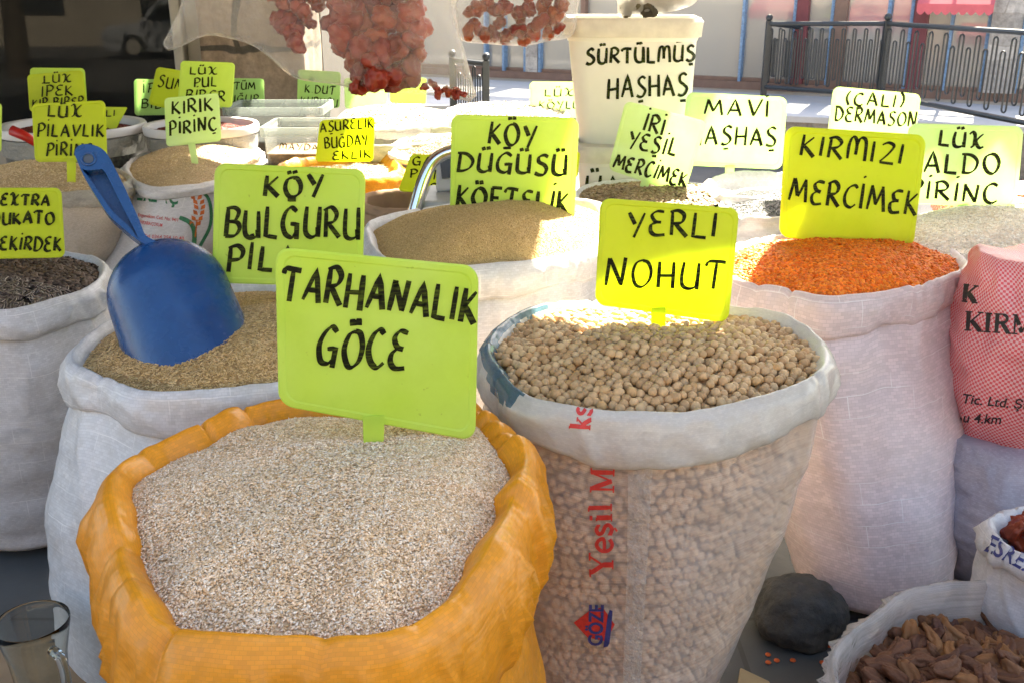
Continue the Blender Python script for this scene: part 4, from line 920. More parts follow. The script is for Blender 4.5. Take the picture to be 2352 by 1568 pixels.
# ================================================================ PRICE BOARDS
Y = dict
sign('large lime board reading TARHANALIK GÖCE in the front orange sack', [(632, 568), (1100, 612), (1092, 1012), (640, 930)], 1.19, 12, 6, 'lime',
     [('TARHANALIK', 646, 686, 1090, 740, 76), ('GÖCE', 727, 836, 928, 850, 82)], 15, ((858, 960), (858, 1000), 50))
sign('lime board reading KÖY BULĞURU above the bulgur sack', [(493, 375), (840, 390), (832, 660), (487, 650)], 1.62, 3, 6, 'lime',
     [('KÖY', 607, 450, 740, 452, 48), ('BULĞURU', 516, 546, 824, 546, 66), ('PİLA', 522, 620, 680, 624, 58)], 12, ((680, 655), (680, 690), 36))
sign('lime board reading KÖY DÜĞÜSÜ KÖFTELİK half sunk behind the bulgur mound', [(1037, 263), (1330, 271), (1318, 525), (1033, 515)], 2.17, 4, 6, 'lime',
     [('KÖY', 1122, 331, 1228, 338, 46), ('DÜĞÜSÜ', 1050, 393, 1299, 404, 44), ('KÖFTELİK', 1048, 476, 1304, 492, 50)], 10)
sign('bright yellow lime board reading YERLİ NOHUT in the chickpeas', [(1380, 455), (1699, 479), (1673, 742), (1367, 700)], 1.56, 8, 6, 'yellow',
     [('YERLİ', 1440, 540, 1642, 545, 54), ('NOHUT', 1391, 655, 1658, 664, 60)], 9.5, ((1512, 712), (1512, 742), 34))
sign('yellow lime board reading KIRMIZI MERCİMEK behind the red lentils', [(1805, 290), (2129, 311), (2098, 570), (1790, 545)], 2.22, 6, 6, 'yellow',
     [('KIRmIZI', 1838, 355, 2070, 377, 48), ('MERCİMEK', 1812, 462, 2104, 494, 54)], 9)
sign('pale lime board reading LÜX BALDO PİRİNÇ over the white rice', [(2088, 284), (2352, 291), (2334, 482), (2076, 466)], 2.62, 6, 6, 'pale',
     [('LÜX', 2157, 334, 2258, 339, 35), ('BALDO', 2078, 395, 2295, 399, 44), ('PİRİNÇ', 2086, 454, 2290, 468, 42)], 9, ((2210, 474), (2210, 492), 26))
sign('pale board reading ÇALI DERMASON in brackets under the railing', [(1915, 199), (2116, 217), (2100, 330), (1900, 318)], 3.5, 0, 6, 'pale',
     [('(ÇALI)', 1942, 240, 2074, 248, 30), ('DERMASON', 1917, 276, 2103, 292, 32)], 6.5)
sign('pale board reading MAVİ HAŞHAŞ right of the white bucket', [(1578, 212), (1809, 224), (1796, 390), (1562, 380)], 2.95, 0, 6, 'pale',
     [('MAVİ', 1618, 263, 1764, 269, 36), ('HAŞHAŞ', 1584, 332, 1782, 338, 40)], 7.5, ((1676, 384), (1676, 446), 20))
sign('pale tilted board reading İRİ YEŞİL MERCİMEK over the green lentils', [(1437, 232), (1624, 279), (1571, 449), (1397, 390)], 2.7, 0, 6, 'pale',
     [('İRİ', 1477, 300, 1522, 310, 38), ('YEŞİL', 1440, 338, 1550, 360, 38), ('MERCİMEK', 1408, 386, 1574, 430, 33)], 7.5, ((1482, 420), (1474, 446), 20))
sign('sunlit pale board reading LÜX KÖYLÜ left of the white bucket', [(1217, 188), (1345, 189), (1345, 272), (1217, 270)], 4.3, 0, 6, 'pale',
     [('LÜX', 1251, 221, 1317, 221, 17), ('KÖYLÜ', 1238, 250, 1330, 250, 17)], 4)
sign('yellow lime board reading EXTRA DUKATO ÇEKİRDEK over the sunflower seeds', [(-62, 432), (140, 432), (149, 592), (-58, 596)], 2.05, 0, 6, 'yellow',
     [('EXTRA', 2, 471, 112, 473, 24), ('DUKATO', -20, 514, 124, 514, 27), ('ÇEKİRDEK', -22, 573, 140, 577, 30)], 7.5)
sign('yellow board reading LÜX PİLAVLIK PİRİNÇ above the scoop handle', [(72, 239), (241, 231), (246, 372), (80, 373)], 3.0, -4, 6, 'yellow',
     [('LÜX', 110, 269, 187, 268, 26), ('PİLAVLIK', 86, 314, 238, 314, 28), ('PİRİNÇ', 107, 358, 212, 358, 27)], 6, ((164, 368), (164, 400), 21))
sign('dull yellow board reading LÜX İPEK BİBER in the left back row', [(62, 172), (190, 162), (199, 250), (68, 258)], 3.75, 0, 6, 'yellow',
     [('LÜX', 101, 192, 163, 187, 18), ('İPEK', 96, 222, 167, 218, 23), ('KIR.BİBER', 74, 248, 192, 243, 20)], 4.6)
sign('blank lime board leaning behind the LÜX İPEK board', [(68, 156), (194, 157), (200, 240), (74, 240)], 3.83, 0, 6, 'lime')
sign('pale green board reading KIRIK PİRİNÇ with a long stake in the broken rice', [(377, 226), (502, 214), (509, 325), (382, 338)], 3.25, 0, 6, 'pale',
     [('KIRIK', 395, 262, 489, 256, 30), ('PİRİNÇ', 390, 310, 498, 299, 29)], 6, ((440, 330), (448, 376), 16))
sign('lime board reading LÜX PUL BİBER over the red pepper bucket', [(415, 140), (540, 145), (533, 248), (408, 240)], 3.9, 0, 6, 'lime',
     [('LÜX', 436, 171, 498, 171, 16), ('PUL', 446, 201, 497, 199, 21), ('BİBER', 426, 231, 516, 233, 23)], 4.6)
sign('tilted olive board reading SUMAK behind the LÜX PUL BİBER board', [(360, 154), (478, 172), (462, 268), (340, 240)], 4.05, 0, 6, 'yellow', [('SUMAK', 362, 199, 462, 214, 25)], 4.6)
sign('green board half hidden behind the tilted SUMAK board', [(307, 182), (420, 184), (420, 264), (309, 266)], 4.2, 0, 6, 'green', [('İP', 328, 214, 358, 214, 20), ('BİB', 324, 249, 372, 249, 20)], 4)
sign('green board reading TÜM ĞUR right of the LÜX PUL BİBER board', [(500, 180), (606, 181), (608, 252), (502, 250)], 4.35, 0, 6, 'green', [('TÜTÜM', 505, 206, 586, 206, 16), ('BUĞUR', 510, 235, 594, 235, 16), ('ARPARA', 512, 257, 598, 258, 14)], 3.4)
sign('green board reading K.DUT KURUSU before the stone pillar', [(684, 160), (783, 166), (780, 249), (682, 246)], 4.6, 0, 6, 'green', [('K.DUT', 700, 212, 768, 217, 17), ('KURUSU', 690, 240, 774, 246, 18)], 3.6)
sign('pale board in striped sunlight right of the K.DUT KURUSU board', [(790, 180), (890, 180), (888, 250), (792, 250)], 4.6, 0, 6, 'pale', [('BARBU', 801, 209, 867, 207, 15)], 3.2)
sign('small lime board in the sun under the right end of the hanging bag', [(895, 178), (980, 180), (978, 240), (896, 238)], 4.75, 0, 6, 'lime')
sign('yellow board reading AŞURELİK BUĞDAY above the mustard sack', [(735, 277), (861, 269), (857, 372), (724, 372)], 3.1, 0, 6, 'yellow',
     [('AŞURELİK', 736, 304, 858, 293, 22), ('BUĞDAY', 746, 342, 846, 333, 24), ('EKLİK', 765, 369, 852, 362, 18)], 4.4)
sign('olive tilted board with GA PA SIZ behind the chrome handle', [(944, 354), (1060, 358), (1040, 446), (914, 440)], 2.9, 0, 6, 'yellow',
     [('GAR', 948, 379, 1012, 380, 19), ('PAT', 942, 409, 1006, 412, 20), ('SIZ', 986, 441, 1032, 443, 20)], 4.6)
sign('small olive tilted board left of the wrapped bucket rims', [(232, 246), (293, 247), (262, 305), (226, 310)], 3.7, -20, 6, 'yellow', [('LI', 244, 269, 264, 267, 14)], 3.4)
sign('thin slice of a lime board at the left edge of the picture', [(-110, 238), (4, 238), (3, 350), (-108, 352)], 3.1, 0, 6, 'lime')
sign('lime board almost hidden behind the KÖY DÜĞÜSÜ board', [(1240, 344), (1333, 350), (1327, 408), (1238, 404)], 2.6, 0, 6, 'yellow')
# ================================================================ OTHER OBJECTS
# ---- blue scoop standing in the bulgur
BLUEP = N('blue_plastic'); f = BLUEP.noise(26, 8, rough=.7)
BLUEP.l(BLUEP.ramp(f, [(.35, (.003, .045, .155)), (.62, (.004, .058, .195)), (.78, (.025, .065, .13))]), BLUEP.b.inputs['Base Color'])
BLUEP.l(BLUEP.ramp(BLUEP.noise(40, 6), [(.3, (.16,)*3), (.7, (.36,)*3)]), BLUEP.b.inputs['Roughness']); BLUEP.bump(BLUEP.noise(70, 4), .12, .002); BLUEP = BLUEP.m
scp = empty('scoop', onz(430, 800, .64), 'blue plastic scoop standing handle up in the bulgur', 'scoop')
# bowl: a trough with a domed end; axis a (down-right into the grain), r towards the camera, s sideways
zA = 1.565
A0, A1 = at(335, 534, zA+.03), at(430, 788, zA-.03)
ax = (A1-A0); Lx = ax.length*1.36; ax.normalize()
view = (O-(A0+A1)/2).normalized(); rr_ = (view-ax*view.dot(ax)).normalized(); sd = ax.cross(rr_).normalized()
Rm = .094; rings = []
prof = []
for t in np.linspace(0, 1, 26):
    s_ = t*Lx
    if s_ < .095: q = s_/.095; rad = Rm*(1-(1-q)**2.1)**.5*.97
    else: rad = Rm*(.97+.05*(s_-.095)/(Lx-.095))
    prof.append((s_, max(rad, .002)))
vs = []; M_ = 41
Cc_ = A0-rr_*.05
for s_, rad in prof:
    for k in range(M_):
        a = R(-118+236*k/(M_-1)); lip = .02*abs(math.sin(a/1.3))*(s_/Lx)**3
        vs.append(Cc_+ax*(s_-lip)+(rr_*math.cos(a)*.93+sd*math.sin(a)*1.02)*rad)
fs = [(i*M_+k, i*M_+k+1, (i+1)*M_+k+1, (i+1)*M_+k) for i in range(len(prof)-1) for k in range(M_-1)]
solid(mesh('bowl', vs, fs, BLUEP, scp), .003)
# handle: a channel with raised ribs and a ring at the tip, traced in its own plane
hn = (view*.9-ax*.25).normalized(); hp = at(265, 460, zA+.03)
def hpt(u, v, h): q = onplane(u, v, hp, hn); return q+hn*h
left = [(352, 575), (318, 556), (285, 530), (250, 497), (222, 455), (196, 412), (180, 376), (174, 358)]
tip = [(180, 344), (194, 338), (214, 339), (236, 348)]
right = [(252, 366), (270, 400), (290, 440), (308, 480), (324, 516), (336, 545), (362, 560)]
out = catmull(left+tip+right, 90, False)
inn_ = [(318, 552), (300, 527), (262, 492), (232, 450), (208, 415), (192, 396), (205, 398), (228, 396), (241, 398), (258, 430), (276, 466), (296, 505), (312, 535)]
inn = catmull(inn_, 60, True)
def loop_h(loop, h, k=1.): c = loop.mean(0); return [hpt(*(c+(p-c)*k), h) for p in loop]
def ring_fill(name, outer, inner, mats, parent):
    V2 = [Vector(p) for p in outer]+[Vector(p) for p in inner]; n, m = len(outer), len(inner)
    e = [(i, (i+1) % n) for i in range(n)]+[(n+i, n+(i+1) % m) for i in range(m)]
    r = delaunay_2d_cdt(V2, e, [], 0, 1e-6)
    return r
def plate_with_hole(hole, hi, lo, name):
    n, m = len(out), len(hole)
    V2 = [Vector(p) for p in out]+[Vector(p) for p in hole]
    r = delaunay_2d_cdt(V2, [(i, (i+1) % n) for i in range(n)]+[(n+i, n+(i+1) % m) for i in range(m)], [], 1, 1e-6)
    po = np.array([v[:] for v in r[0]]); fs = []
    for f in r[2]:
        c = po[list(f)].mean(0)
        if inside(c[None], out)[0] and not inside(c[None], hole)[0]: fs.append(tuple(f))
    return po, fs
po, pf = plate_with_hole(inn, 0, 0, 'x')
nb = len(po); hh = .022
vs = [hpt(p[0], p[1], hh*.5-.004*(abs(inside(p[None], out)[0]-1)*0)) for p in po]+[hpt(p[0], p[1], -hh*.9) for p in po]
fs = list(pf)+[tuple(i+nb for i in f[::-1]) for f in pf]
ec = {}
for f in pf:
    for a, b in zip(f, f[1:]+f[:1]): ec[(a, b)] = 1
for a, b in list(ec):
    if (b, a) not in ec: fs.append((b, a, a+nb, b+nb))
hd = bevel(mesh('handle', vs, fs, BLUEP, scp, smooth=False), .0055, 4)
n_ = len(out); r_ = delaunay_2d_cdt([Vector(p) for p in out], [(i, (i+1) % n_) for i in range(n_)], [], 1, 1e-6); po2 = np.array([v[:] for v in r_[0]]); c_ = po2.mean(0)
vs = [hpt(*(c_+(p-c_)*.985), -.014) for p in po2]; solid(mesh('recess', vs, [tuple(f) for f in r_[2] if inside(po2[list(f)].mean(0)[None], out)[0]], BLUEP, hd, smooth=False), .003)
hc = hpt(206, 372, .0116); bm = bmesh.new()
s1 = (hn.cross(Vector((0, 0, 1)))).normalized(); s2 = hn.cross(s1); rad = 15/F*1.53
tube(bm, [hc+s1*math.cos(a)*rad+s2*math.sin(a)*rad for a in np.linspace(0, 2*math.pi, 25)], .0022, 6, False)
bm_obj('ring', bm, BLUEP, hd, True)
bm = bmesh.new(); bmesh.ops.create_circle(bm, cap_ends=True, segments=24, radius=rad*.95); bmesh.ops.transform(bm, matrix=Matrix.Translation(hc-hn*.0005) @ hn.to_track_quat('Z', 'Y').to_matrix().to_4x4(), verts=bm.verts)
bm_obj('hole', bm, plain('dusty_hole', (.06, .08, .11), .8), hd)

# ---- tall white bucket
BUCK = plain('white_bucket_plastic', (.66, .65, .60), .38, .06, 4); LIDP = plain('aged_lid_plastic', (.58, .55, .47), .45, .12, 20)
def rrect(cx, cy, hx, hy, r, z, yaw=0, n=6):
    out = []
    for sx, sy, a0 in ((1, 1, 0), (-1, 1, 90), (-1, -1, 180), (1, -1, 270)):
        for k in range(n+1):
            a = R(a0+90*k/n); x = sx*(hx-r)+r*math.cos(a); y = sy*(hy-r)+r*math.sin(a)
            out.append((cx+x*math.cos(yaw)-y*math.sin(yaw), cy+x*math.sin(yaw)+y*math.cos(yaw), z))
    return np.array(out)
def loft(name, rings, mats, parent, cap=(True, True), smooth=True):
    m = len(rings[0]); vs = np.concatenate(rings); fs = [(i*m+j, i*m+(j+1) % m, (i+1)*m+(j+1) % m, (i+1)*m+j) for i in range(len(rings)-1) for j in range(m)]
    if cap[0]: fs.append(tuple(range(m))[::-1])
    if cap[1]: fs.append(tuple(range((len(rings)-1)*m, len(rings)*m)))
    o = mesh(name, vs, fs, mats, parent, smooth)
    e = o.modifiers.new('edges', 'EDGE_SPLIT'); e.split_angle = R(40); return o
def pail(label, pl, pr, pbl, pbr, zc, lines, width, yaw=R(3), lid=True, dy=.8):
    """tapered square pail: px of its front face corners (top left/right, bottom left/right)"""
    q = [onplane(u, v, at((pl[0]+pr[0])/2, (pl[1]+pr[1])/2, zc), Vector((0, -1, 0))) for u, v in (pl, pr, pbl, pbr)]
    z1, z0 = (q[0].z+q[1].z)/2, (q[2].z+q[3].z)/2; a1 = (q[1].x-q[0].x)/2; a0 = (q[3].x-q[2].x)/2; cx = (q[0].x+q[1].x)/2; cx0 = (q[2].x+q[3].x)/2; y0 = q[0].y+a1*dy
    root = empty('bucket', (cx, y0, z0), label, 'bucket')
    b = loft('body', [rrect(cx0, y0, a0, a0*dy, a0*.3, z0, yaw)]+[rrect(cx0+(cx-cx0)*t, y0, a0+(a1-a0)*t, (a0+(a1-a0)*t)*dy, a0*.3, z0+(z1-z0)*t, yaw) for t in np.linspace(.04, 1, 8)], BUCK, root)
    if lid:
        h = a1*.30
        l = loft('lid', [rrect(cx, y0, a1*1.0, a1*dy, a1*.3, z1+h*.05, yaw), rrect(cx, y0, a1*1.07, a1*dy*1.09, a1*.33, z1+h*.05, yaw), rrect(cx, y0, a1*1.09, a1*dy*1.11, a1*.33, z1+h*.8, yaw), rrect(cx, y0, a1*1.05, a1*dy*1.07, a1*.33, z1+h*1.0, yaw), rrect(cx, y0, a1*1.02, a1*dy*1.03, a1*.33, z1+h*.97, yaw), rrect(cx, y0, a1*.98, a1*dy, a1*.3, z1+h*.75, yaw)], LIDP, root)
        loft('rim', [rrect(cx, y0, a1*1.01, a1*dy*1.02, a1*.3, z1-h*.16, yaw), rrect(cx, y0, a1*1.03, a1*dy*1.05, a1*.31, z1+h*.04, yaw)], BUCK, l)
    for ln in lines or (): letter('lettering', [ln], width, surf_proj([b]), INK, root, .002, lo=.7)
    return root
pail('tall white lidded bucket reading SÜRTÜLMÜŞ HAŞHAŞ', (1313, 94), (1612, 84), (1337, 352), (1590, 352), 2.95, [('SÜRTÜLmÜŞ', 1347, 148, 1594, 141, 35), ('HAŞHAŞ', 1396, 227, 1578, 217, 48)], 7.5, R(-4))
pail('lower white bucket carrying the tall lidded bucket', (1335, 378), (1592, 378), (1342, 520), (1580, 520), 2.95, [('ÜA', 1345, 458, 1425, 458, 50)], 8, R(-4))

# ---- hanging bags with dried peppers
def bag(label, outline, zc, depth, m, seed, spacing=.02, name='hanging_bag'):
    P0 = at(*np.mean(outline, 0), zc); Ny = Vector((0, -1, 0))
    W = [onplane(u, v, P0, Ny) for u, v in outline]; Pl = catmull([(p.x, p.z) for p in W], len(outline)*9)
    n = len(Pl); x0, z0 = Pl.min(0); x1, z1 = Pl.max(0)
    V2 = [Vector(p) for p in Pl]
    g = np.array([(a+random.uniform(-.3, .3)*spacing, b+random.uniform(-.3, .3)*spacing) for a in np.arange(x0, x1, spacing) for b in np.arange(z0, z1, spacing)])
    dist = np.array([np.min(np.linalg.norm(Pl-p, axis=1)) for p in g]); g = g[inside(g, Pl) & (dist > spacing*.45)]
    V2 += [Vector(p) for p in g]
    r = delaunay_2d_cdt(V2, [(i, (i+1) % n) for i in range(n)], [], 1, 1e-6)
    po = np.array([v[:] for v in r[0]]); tri = [tuple(f) for f in r[2] if inside(po[list(f)].mean(0)[None], Pl)[0]]
    d = np.array([np.min(np.linalg.norm(Pl-p, axis=1)) for p in po]); bd_ = d < 1e-4
    th_ = depth*(1-np.exp(-d/.028)); vs, idx2 = [], {}
    def cr(p, s): return .012*nz(p[0]*14+seed, p[1]*14, s)+.02*nz(p[0]*5+seed, p[1]*3, s+2)
    for i, p in enumerate(po): vs.append((p[0], P0.y-(0 if bd_[i] else th_[i]+cr(p, 0)), p[1]))
    for i, p in enumerate(po):
        if bd_[i]: idx2[i] = i
        else: idx2[i] = len(vs); vs.append((p[0], P0.y+th_[i]+cr(p, 9), p[1]))
    fs = tri+[tuple(idx2[i] for i in f[::-1]) for f in tri]
    o = mesh(name, vs, fs, m, None, True); return tag(o, label, 'plastic bag', 'clear bags hanging over the stall'), P0
bag('big clear plastic bag of dried red peppers hanging over the left boards', [(455, -80), (412, 20), (384, 80), (375, 100), (386, 117), (420, 106), (470, 84), (520, 88), (575, 104), (615, 130), (655, 166), (690, 184), (760, 194), (823, 205), (900, 210), (975, 218), (1060, 230), (1095, 236), (1086, 190), (1068, 120), (1046, 30), (1040, -80), (750, -90)], 2.3, .075, FILM, 3)
bag('second clear bag of dried peppers hanging left of the white bucket', [(1038, -70), (1045, 40), (1058, 92), (1120, 102), (1200, 106), (1260, 96), (1312, 84), (1326, 40), (1322, -70), (1180, -80)], 2.9, .07, FILM, 8)
bag('small clear bag of dark herbs hanging above the bucket lid', [(1420, -60), (1418, 8), (1425, 40), (1470, 38), (1530, 30), (1570, 20), (1600, 4), (1640, -60)], 3.0, .06, FILM_DENSE, 12)
def pepper_mesh(seed, r=.023):
    bm = bmesh.new(); bmesh.ops.create_icosphere(bm, subdivisions=4, radius=1)
    for v in bm.verts:
        p = v.co.copy(); a = math.atan2(p.y, p.x); lob = .13*math.cos(a*3+seed)+.08*math.cos(a*5+seed*2)
        k = 1+lob*math.sqrt(max(0, 1-p.z*p.z))+.22*nz(p.x*2.2+seed, p.y*2.2, p.z*2.2)+.16*nz(p.x*5+seed, p.y*5, p.z*5)+.06*nz(p.x*13+seed, p.y*13, p.z*13)
        q = p*k; rad = math.hypot(p.x, p.y)
        if p.z > 0: q.z -= 1.7*max(0, .72-rad)*p.z**.5       # hollow, curled mouth
        q.z *= .85; v.co = q*r
    me = bpy.data.meshes.new('dried_pepper'); bm.to_mesh(me); bm.free(); me.polygons.foreach_set('use_smooth', [True]*len(me.polygons)); return me
PEP = rand_mat('dried_pepper_skin', [(0, (.19, .018, .010)), (.3, (.30, .035, .012)), (.6, (.14, .012, .010)), (.85, (.36, .075, .02)), (1, (.22, .022, .012))], .38, .8, 60)
peps = [pepper_mesh(k*2.9+1) for k in range(5)]
for m in peps: m.materials.append(PEP)
def cluster(pts, zc, rpx, label, grp, name='dried_pepper', cat='dried pepper', meshes=peps, jz=.03, base=.023):
    for (u, v) in pts:
        o = bpy.data.objects.new(name, random.choice(meshes)); col.objects.link(o)
        o.location = at(u+random.uniform(-5, 5), v+random.uniform(-5, 5), zc+random.uniform(-jz, jz)); o.rotation_euler = (random.uniform(-.6, 2.4), random.uniform(-1, 1), random.uniform(0, 6.28))
        s = rpx/F*zc/base*random.uniform(.85, 1.2); o.scale = (s, s*random.uniform(.85, 1.1), s*random.uniform(.7, 1)); tag(o, label, cat, grp)
cl1 = [(640, -20), (680, -15), (720, -10), (655, 15), (695, 20), (732, 5), (640, 40), (672, 55), (705, 48), (665, 82), (655, 62), (680, 100)]
cl2 = [(770, -15), (810, -20), (850, -15), (890, -20), (930, -15), (780, 20), (815, 15), (860, 20), (900, 15), (945, 25), (770, 50), (800, 55), (845, 55), (885, 50), (925, 60), (955, 60), (785, 85), (820, 80), (860, 90), (905, 85), (945, 95), (795, 110), (830, 112), (870, 120), (910, 115), (950, 120), (820, 135), (855, 145), (890, 150), (930, 140), (835, 165), (870, 175), (905, 172), (940, 165), (835, 188), (870, 196), (910, 190)]
cluster(cl1, 2.3, 24, 'dark red dried pepper threaded in the short string inside the big bag', 'dried peppers in the short string')
cluster(cl2, 2.3, 29, 'dark red dried pepper threaded in the long string inside the big bag', 'dried peppers in the long string')
cluster([(972, 204), (988, 196), (1003, 206), (1020, 203), (1036, 211), (1052, 215), (1064, 222), (1012, 212), (1044, 220)], 2.3, 10, 'broken dried pepper lying in the right bottom corner of the big bag', 'broken dried peppers in the bag corner', jz=.003)
cl3 = [(1075, 75), (1095, 60), (1110, 85), (1135, 78), (1150, 55), (1165, 85), (1190, 70), (1200, 90), (1225, 75), (1240, 50), (1255, 80), (1285, 70), (1140, 25), (1165, 20), (1190, 35), (1215, 20), (1245, 22), (1275, 35), (1100, 20), (1120, -5), (1160, -10), (1210, -10), (1260, -5), (1295, 15), (1080, 30)]
cluster(cl3, 2.9, 18, 'orange red dried pepper inside the second hanging bag', 'dried peppers in the second bag')
HERB = rand_mat('dried_herb', [(0, (.10, .09, .05)), (.5, (.2, .17, .11)), (1, (.07, .06, .04))], .8, .8, 60)
herbs = [pepper_mesh(k*5.1+2) for k in range(2)]
for m in herbs: m.materials.append(HERB)
cluster([(1440, 20), (1465, 10), (1490, 20), (1515, 5), (1540, 8), (1560, -5), (1455, -12), (1500, -15)], 3.0, 17, 'dull brown dried herb piece in the small bag above the bucket', 'dried herbs in the small bag', 'dried_herb', 'dried herb', herbs, .02)

# ---- round buckets of pepper flakes with crinkled wrap
WRAP = N('crinkled_silver_wrap'); WRAP.b.inputs['Base Color'].default_value = (.42, .42, .40, 1); WRAP.b.inputs['Roughness'].default_value = .18; WRAP.b.inputs['Metallic'].default_value = .35
WRAP.bump(WRAP.noise(38, 6, rough=.75), 1.0, .02); WRAP = WRAP.m
GREYW = plain('grey_white_plastic', (.55, .54, .55), .45, .08, 6); DARKB = plain('dark_speckled_plastic', (.10, .10, .09), .35, .8, 55)
def round_tub(label, uc, vc, rpx, z, filln, fillc, cats, h=.34, wrap=.10):
    c = onz(uc, vc, z); zc = (c.y)*CT-(c.z-EYE)*ST; r = rpx/F*zc
    def ring(rad, zz, jit=0): return np.array([(c.x+rad*math.cos(a)*(1+jit*nz(math.cos(a)*5, math.sin(a)*5, zz*30)), c.y+rad*math.sin(a)*(1+jit*nz(math.cos(a)*5, math.sin(a)*5, zz*30)), zz) for a in np.linspace(0, 2*math.pi, 64, endpoint=False)])
    root = empty('round_tub', (c.x, c.y, z-h), label, 'tub', 'round tubs of ground pepper')
    loft('body', [ring(r*.82, z-h), ring(r*.93, z-wrap)], DARKB, root, (True, False))
    loft('wrap', [ring(r*.95, z-wrap, .02), ring(r*.975, z-wrap*.7, .03), ring(r*.98, z-wrap*.4, .03), ring(r*.985, z-.035, .02)], WRAP, root, (False, False))
    loft('rim', [ring(r*.97, z-.034), ring(r*1.01, z-.03), ring(r*1.02, z-.008), ring(r, z), ring(r*.93, z-.002), ring(r*.90, z-.012), ring(r*.88, z-.09)], GREYW, root, (False, False))
    sk = dict(inner=ring(r*.89, z-.03), cen=np.array((c.x, c.y)), C=ring(r, z))
    heap(filln, fillc[0], cats, sk, 'chip', .003, 4000, fillc[1], fillc[1][0], edge=.0, h=.03, seed=uc)
round_tub('wide wrapped tub of ground pepper behind the LÜX PİLAVLIK board', 165, 284, 160, .66, 'ground_pepper', ('dark red ground pepper in the left wrapped tub', [(.12, .022, .016), (.17, .03, .02)]), 'ground pepper')
round_tub('wrapped tub of red pepper flakes behind the KIRIK board', 462, 284, 127, .66, 'pepper_flakes', ('brick red pepper flakes in the right wrapped tub', [(.15, .025, .018), (.22, .04, .025), (.1, .015, .012)]), 'pepper flakes')
bm = bmesh.new(); tube(bm, [at(27, 300, 3.35), at(55, 312, 3.35), at(84, 330, 3.35)], [.017, .016, .013], 12)
tag(bm_obj('spoon_handle', bm, plain('red_plastic', (.5, .015, .012), .35, .05), None, True), 'bright red plastic spoon handle sticking out of the left wrapped tub', 'spoon')
# ---- clear boxes
def tub(label, px, zc, dy, lines=None, fillc=None, m=None):
    P0 = at(np.mean([p[0] for p in px]), np.mean([p[1] for p in px]), zc); q = [onplane(u, v, P0, Vector((0, -1, 0))) for u, v in px]
    z1, z0 = (q[0].z+q[1].z)/2, (q[2].z+q[3].z)/2; a1 = (q[1].x-q[0].x)/2; a0 = (q[2].x-q[3].x)/2; cx = (q[0].x+q[1].x)/2; y0 = q[0].y+dy
    root = empty('storage_box', (cx, y0, z0), label, 'box', 'clear plastic boxes among the sacks')
    b = solid(loft('body', [rrect(cx, y0, a0, dy*.92, .02, z0), rrect(cx, y0, a1*.97, dy*.97, .02, z1-.012)], m, root, (True, False)), .003)
    loft('rim', [rrect(cx, y0, a1*.965, dy*.965, .02, z1-.03), rrect(cx, y0, a1*1.02, dy*1.02, .02, z1-.03), rrect(cx, y0, a1*1.02, dy*1.02, .02, z1), rrect(cx, y0, a1*.96, dy*.96, .02, z1), rrect(cx, y0, a1*.955, dy*.955, .02, z1-.03)], film('frosted_rim', .55, (.30, .35, .34), .3, .3), root, (False, False))
    if fillc:
        o = loft('dried_parsley', [rrect(cx, y0, a0*.96, dy*.87, .02, z0+.006), rrect(cx, y0, a1*.93, dy*.93, .02, z0+(z1-z0)*.42), rrect(cx, y0, a1*.3, dy*.3, .02, z0+(z1-z0)*.5)], plain('dry_herb_fill', fillc, .9, .4, 60, .6, 120), None); tag(o, 'brownish dried herb filling the clear box', 'herbs')
    if lines: letter('lettering', lines, 3, surf_proj([b]), INK, root, .003)
BOXF = film('clear_box_plastic', .84, (.20, .22, .22), .2, .2)
tub('clear plastic box with marker lettering MAYDA behind the mustard sack', [(596, 292), (830, 296), (815, 400), (604, 398)], 3.45, .13, [('mAYDAN', 642, 343, 748, 346, 13)], (.30, .20, .11), BOXF)
tub('long clear plastic box behind the wrapped pepper tub', [(510, 246), (738, 250), (726, 330), (520, 328)], 4.0, .14, None, None, BOXF)

# ---- weighing scale with a chrome tube
CHR = N('chrome'); CHR.b.inputs['Base Color'].default_value = (.75, .76, .77, 1); CHR.b.inputs['Metallic'].default_value = 1; CHR.b.inputs['Roughness'].default_value = .09; CHR = CHR.m
scl = empty('weighing_scale', at(1060, 480, 2.55), 'grey weighing scale with bent chrome tube behind the fine bulgur', 'scale')
bm = bmesh.new(); pz = 2.5
tube(bm, [at(*p, pz) for p in catmull([(948, 500), (958, 462), (972, 415), (990, 378), (1012, 358), (1045, 346), (1090, 342)], 40, False)], 15/F*pz, 14)
bm_obj('tube', bm, CHR, scl, True)
bm = bmesh.new(); c = at(1110, 385, 2.62); box(bm, (0, 0, 0), (.25, .10, .085)); 
bm.verts.ensure_lookup_table()
for v in bm.verts:
    if v.co.z > 0: v.co.x *= .92; v.co.y *= .5
    else: v.co.x *= 1.0
bmesh.ops.transform(bm, matrix=Matrix.Translation(c) @ Matrix.Rotation(R(-10), 4, 'Y') @ Matrix.Rotation(R(-12), 4, 'Z'), verts=bm.verts)
hdm = bevel(bm_obj('display_head', bm, plain('scale_grey_plastic', (.40, .41, .41), .4, .06), scl), .012, 3)
bm = bmesh.new(); box(bm, (0, -.0405, .006), (.20, .004, .05)); bmesh.ops.transform(bm, matrix=Matrix.Translation(c) @ Matrix.Rotation(R(-10), 4, 'Y') @ Matrix.Rotation(R(-12), 4, 'Z') @ Matrix.Rotation(R(-16), 4, 'X'), verts=bm.verts)
bm_obj('panel', bm, plain('dark_display_panel', (.02, .022, .025), .15), hdm)
bm = bmesh.new(); box(bm, at(1110, 470, 2.62), (.30, .22, .06)); bevel(bm_obj('base', bm, plain('scale_base_grey', (.36, .37, .37), .45), scl), .01)

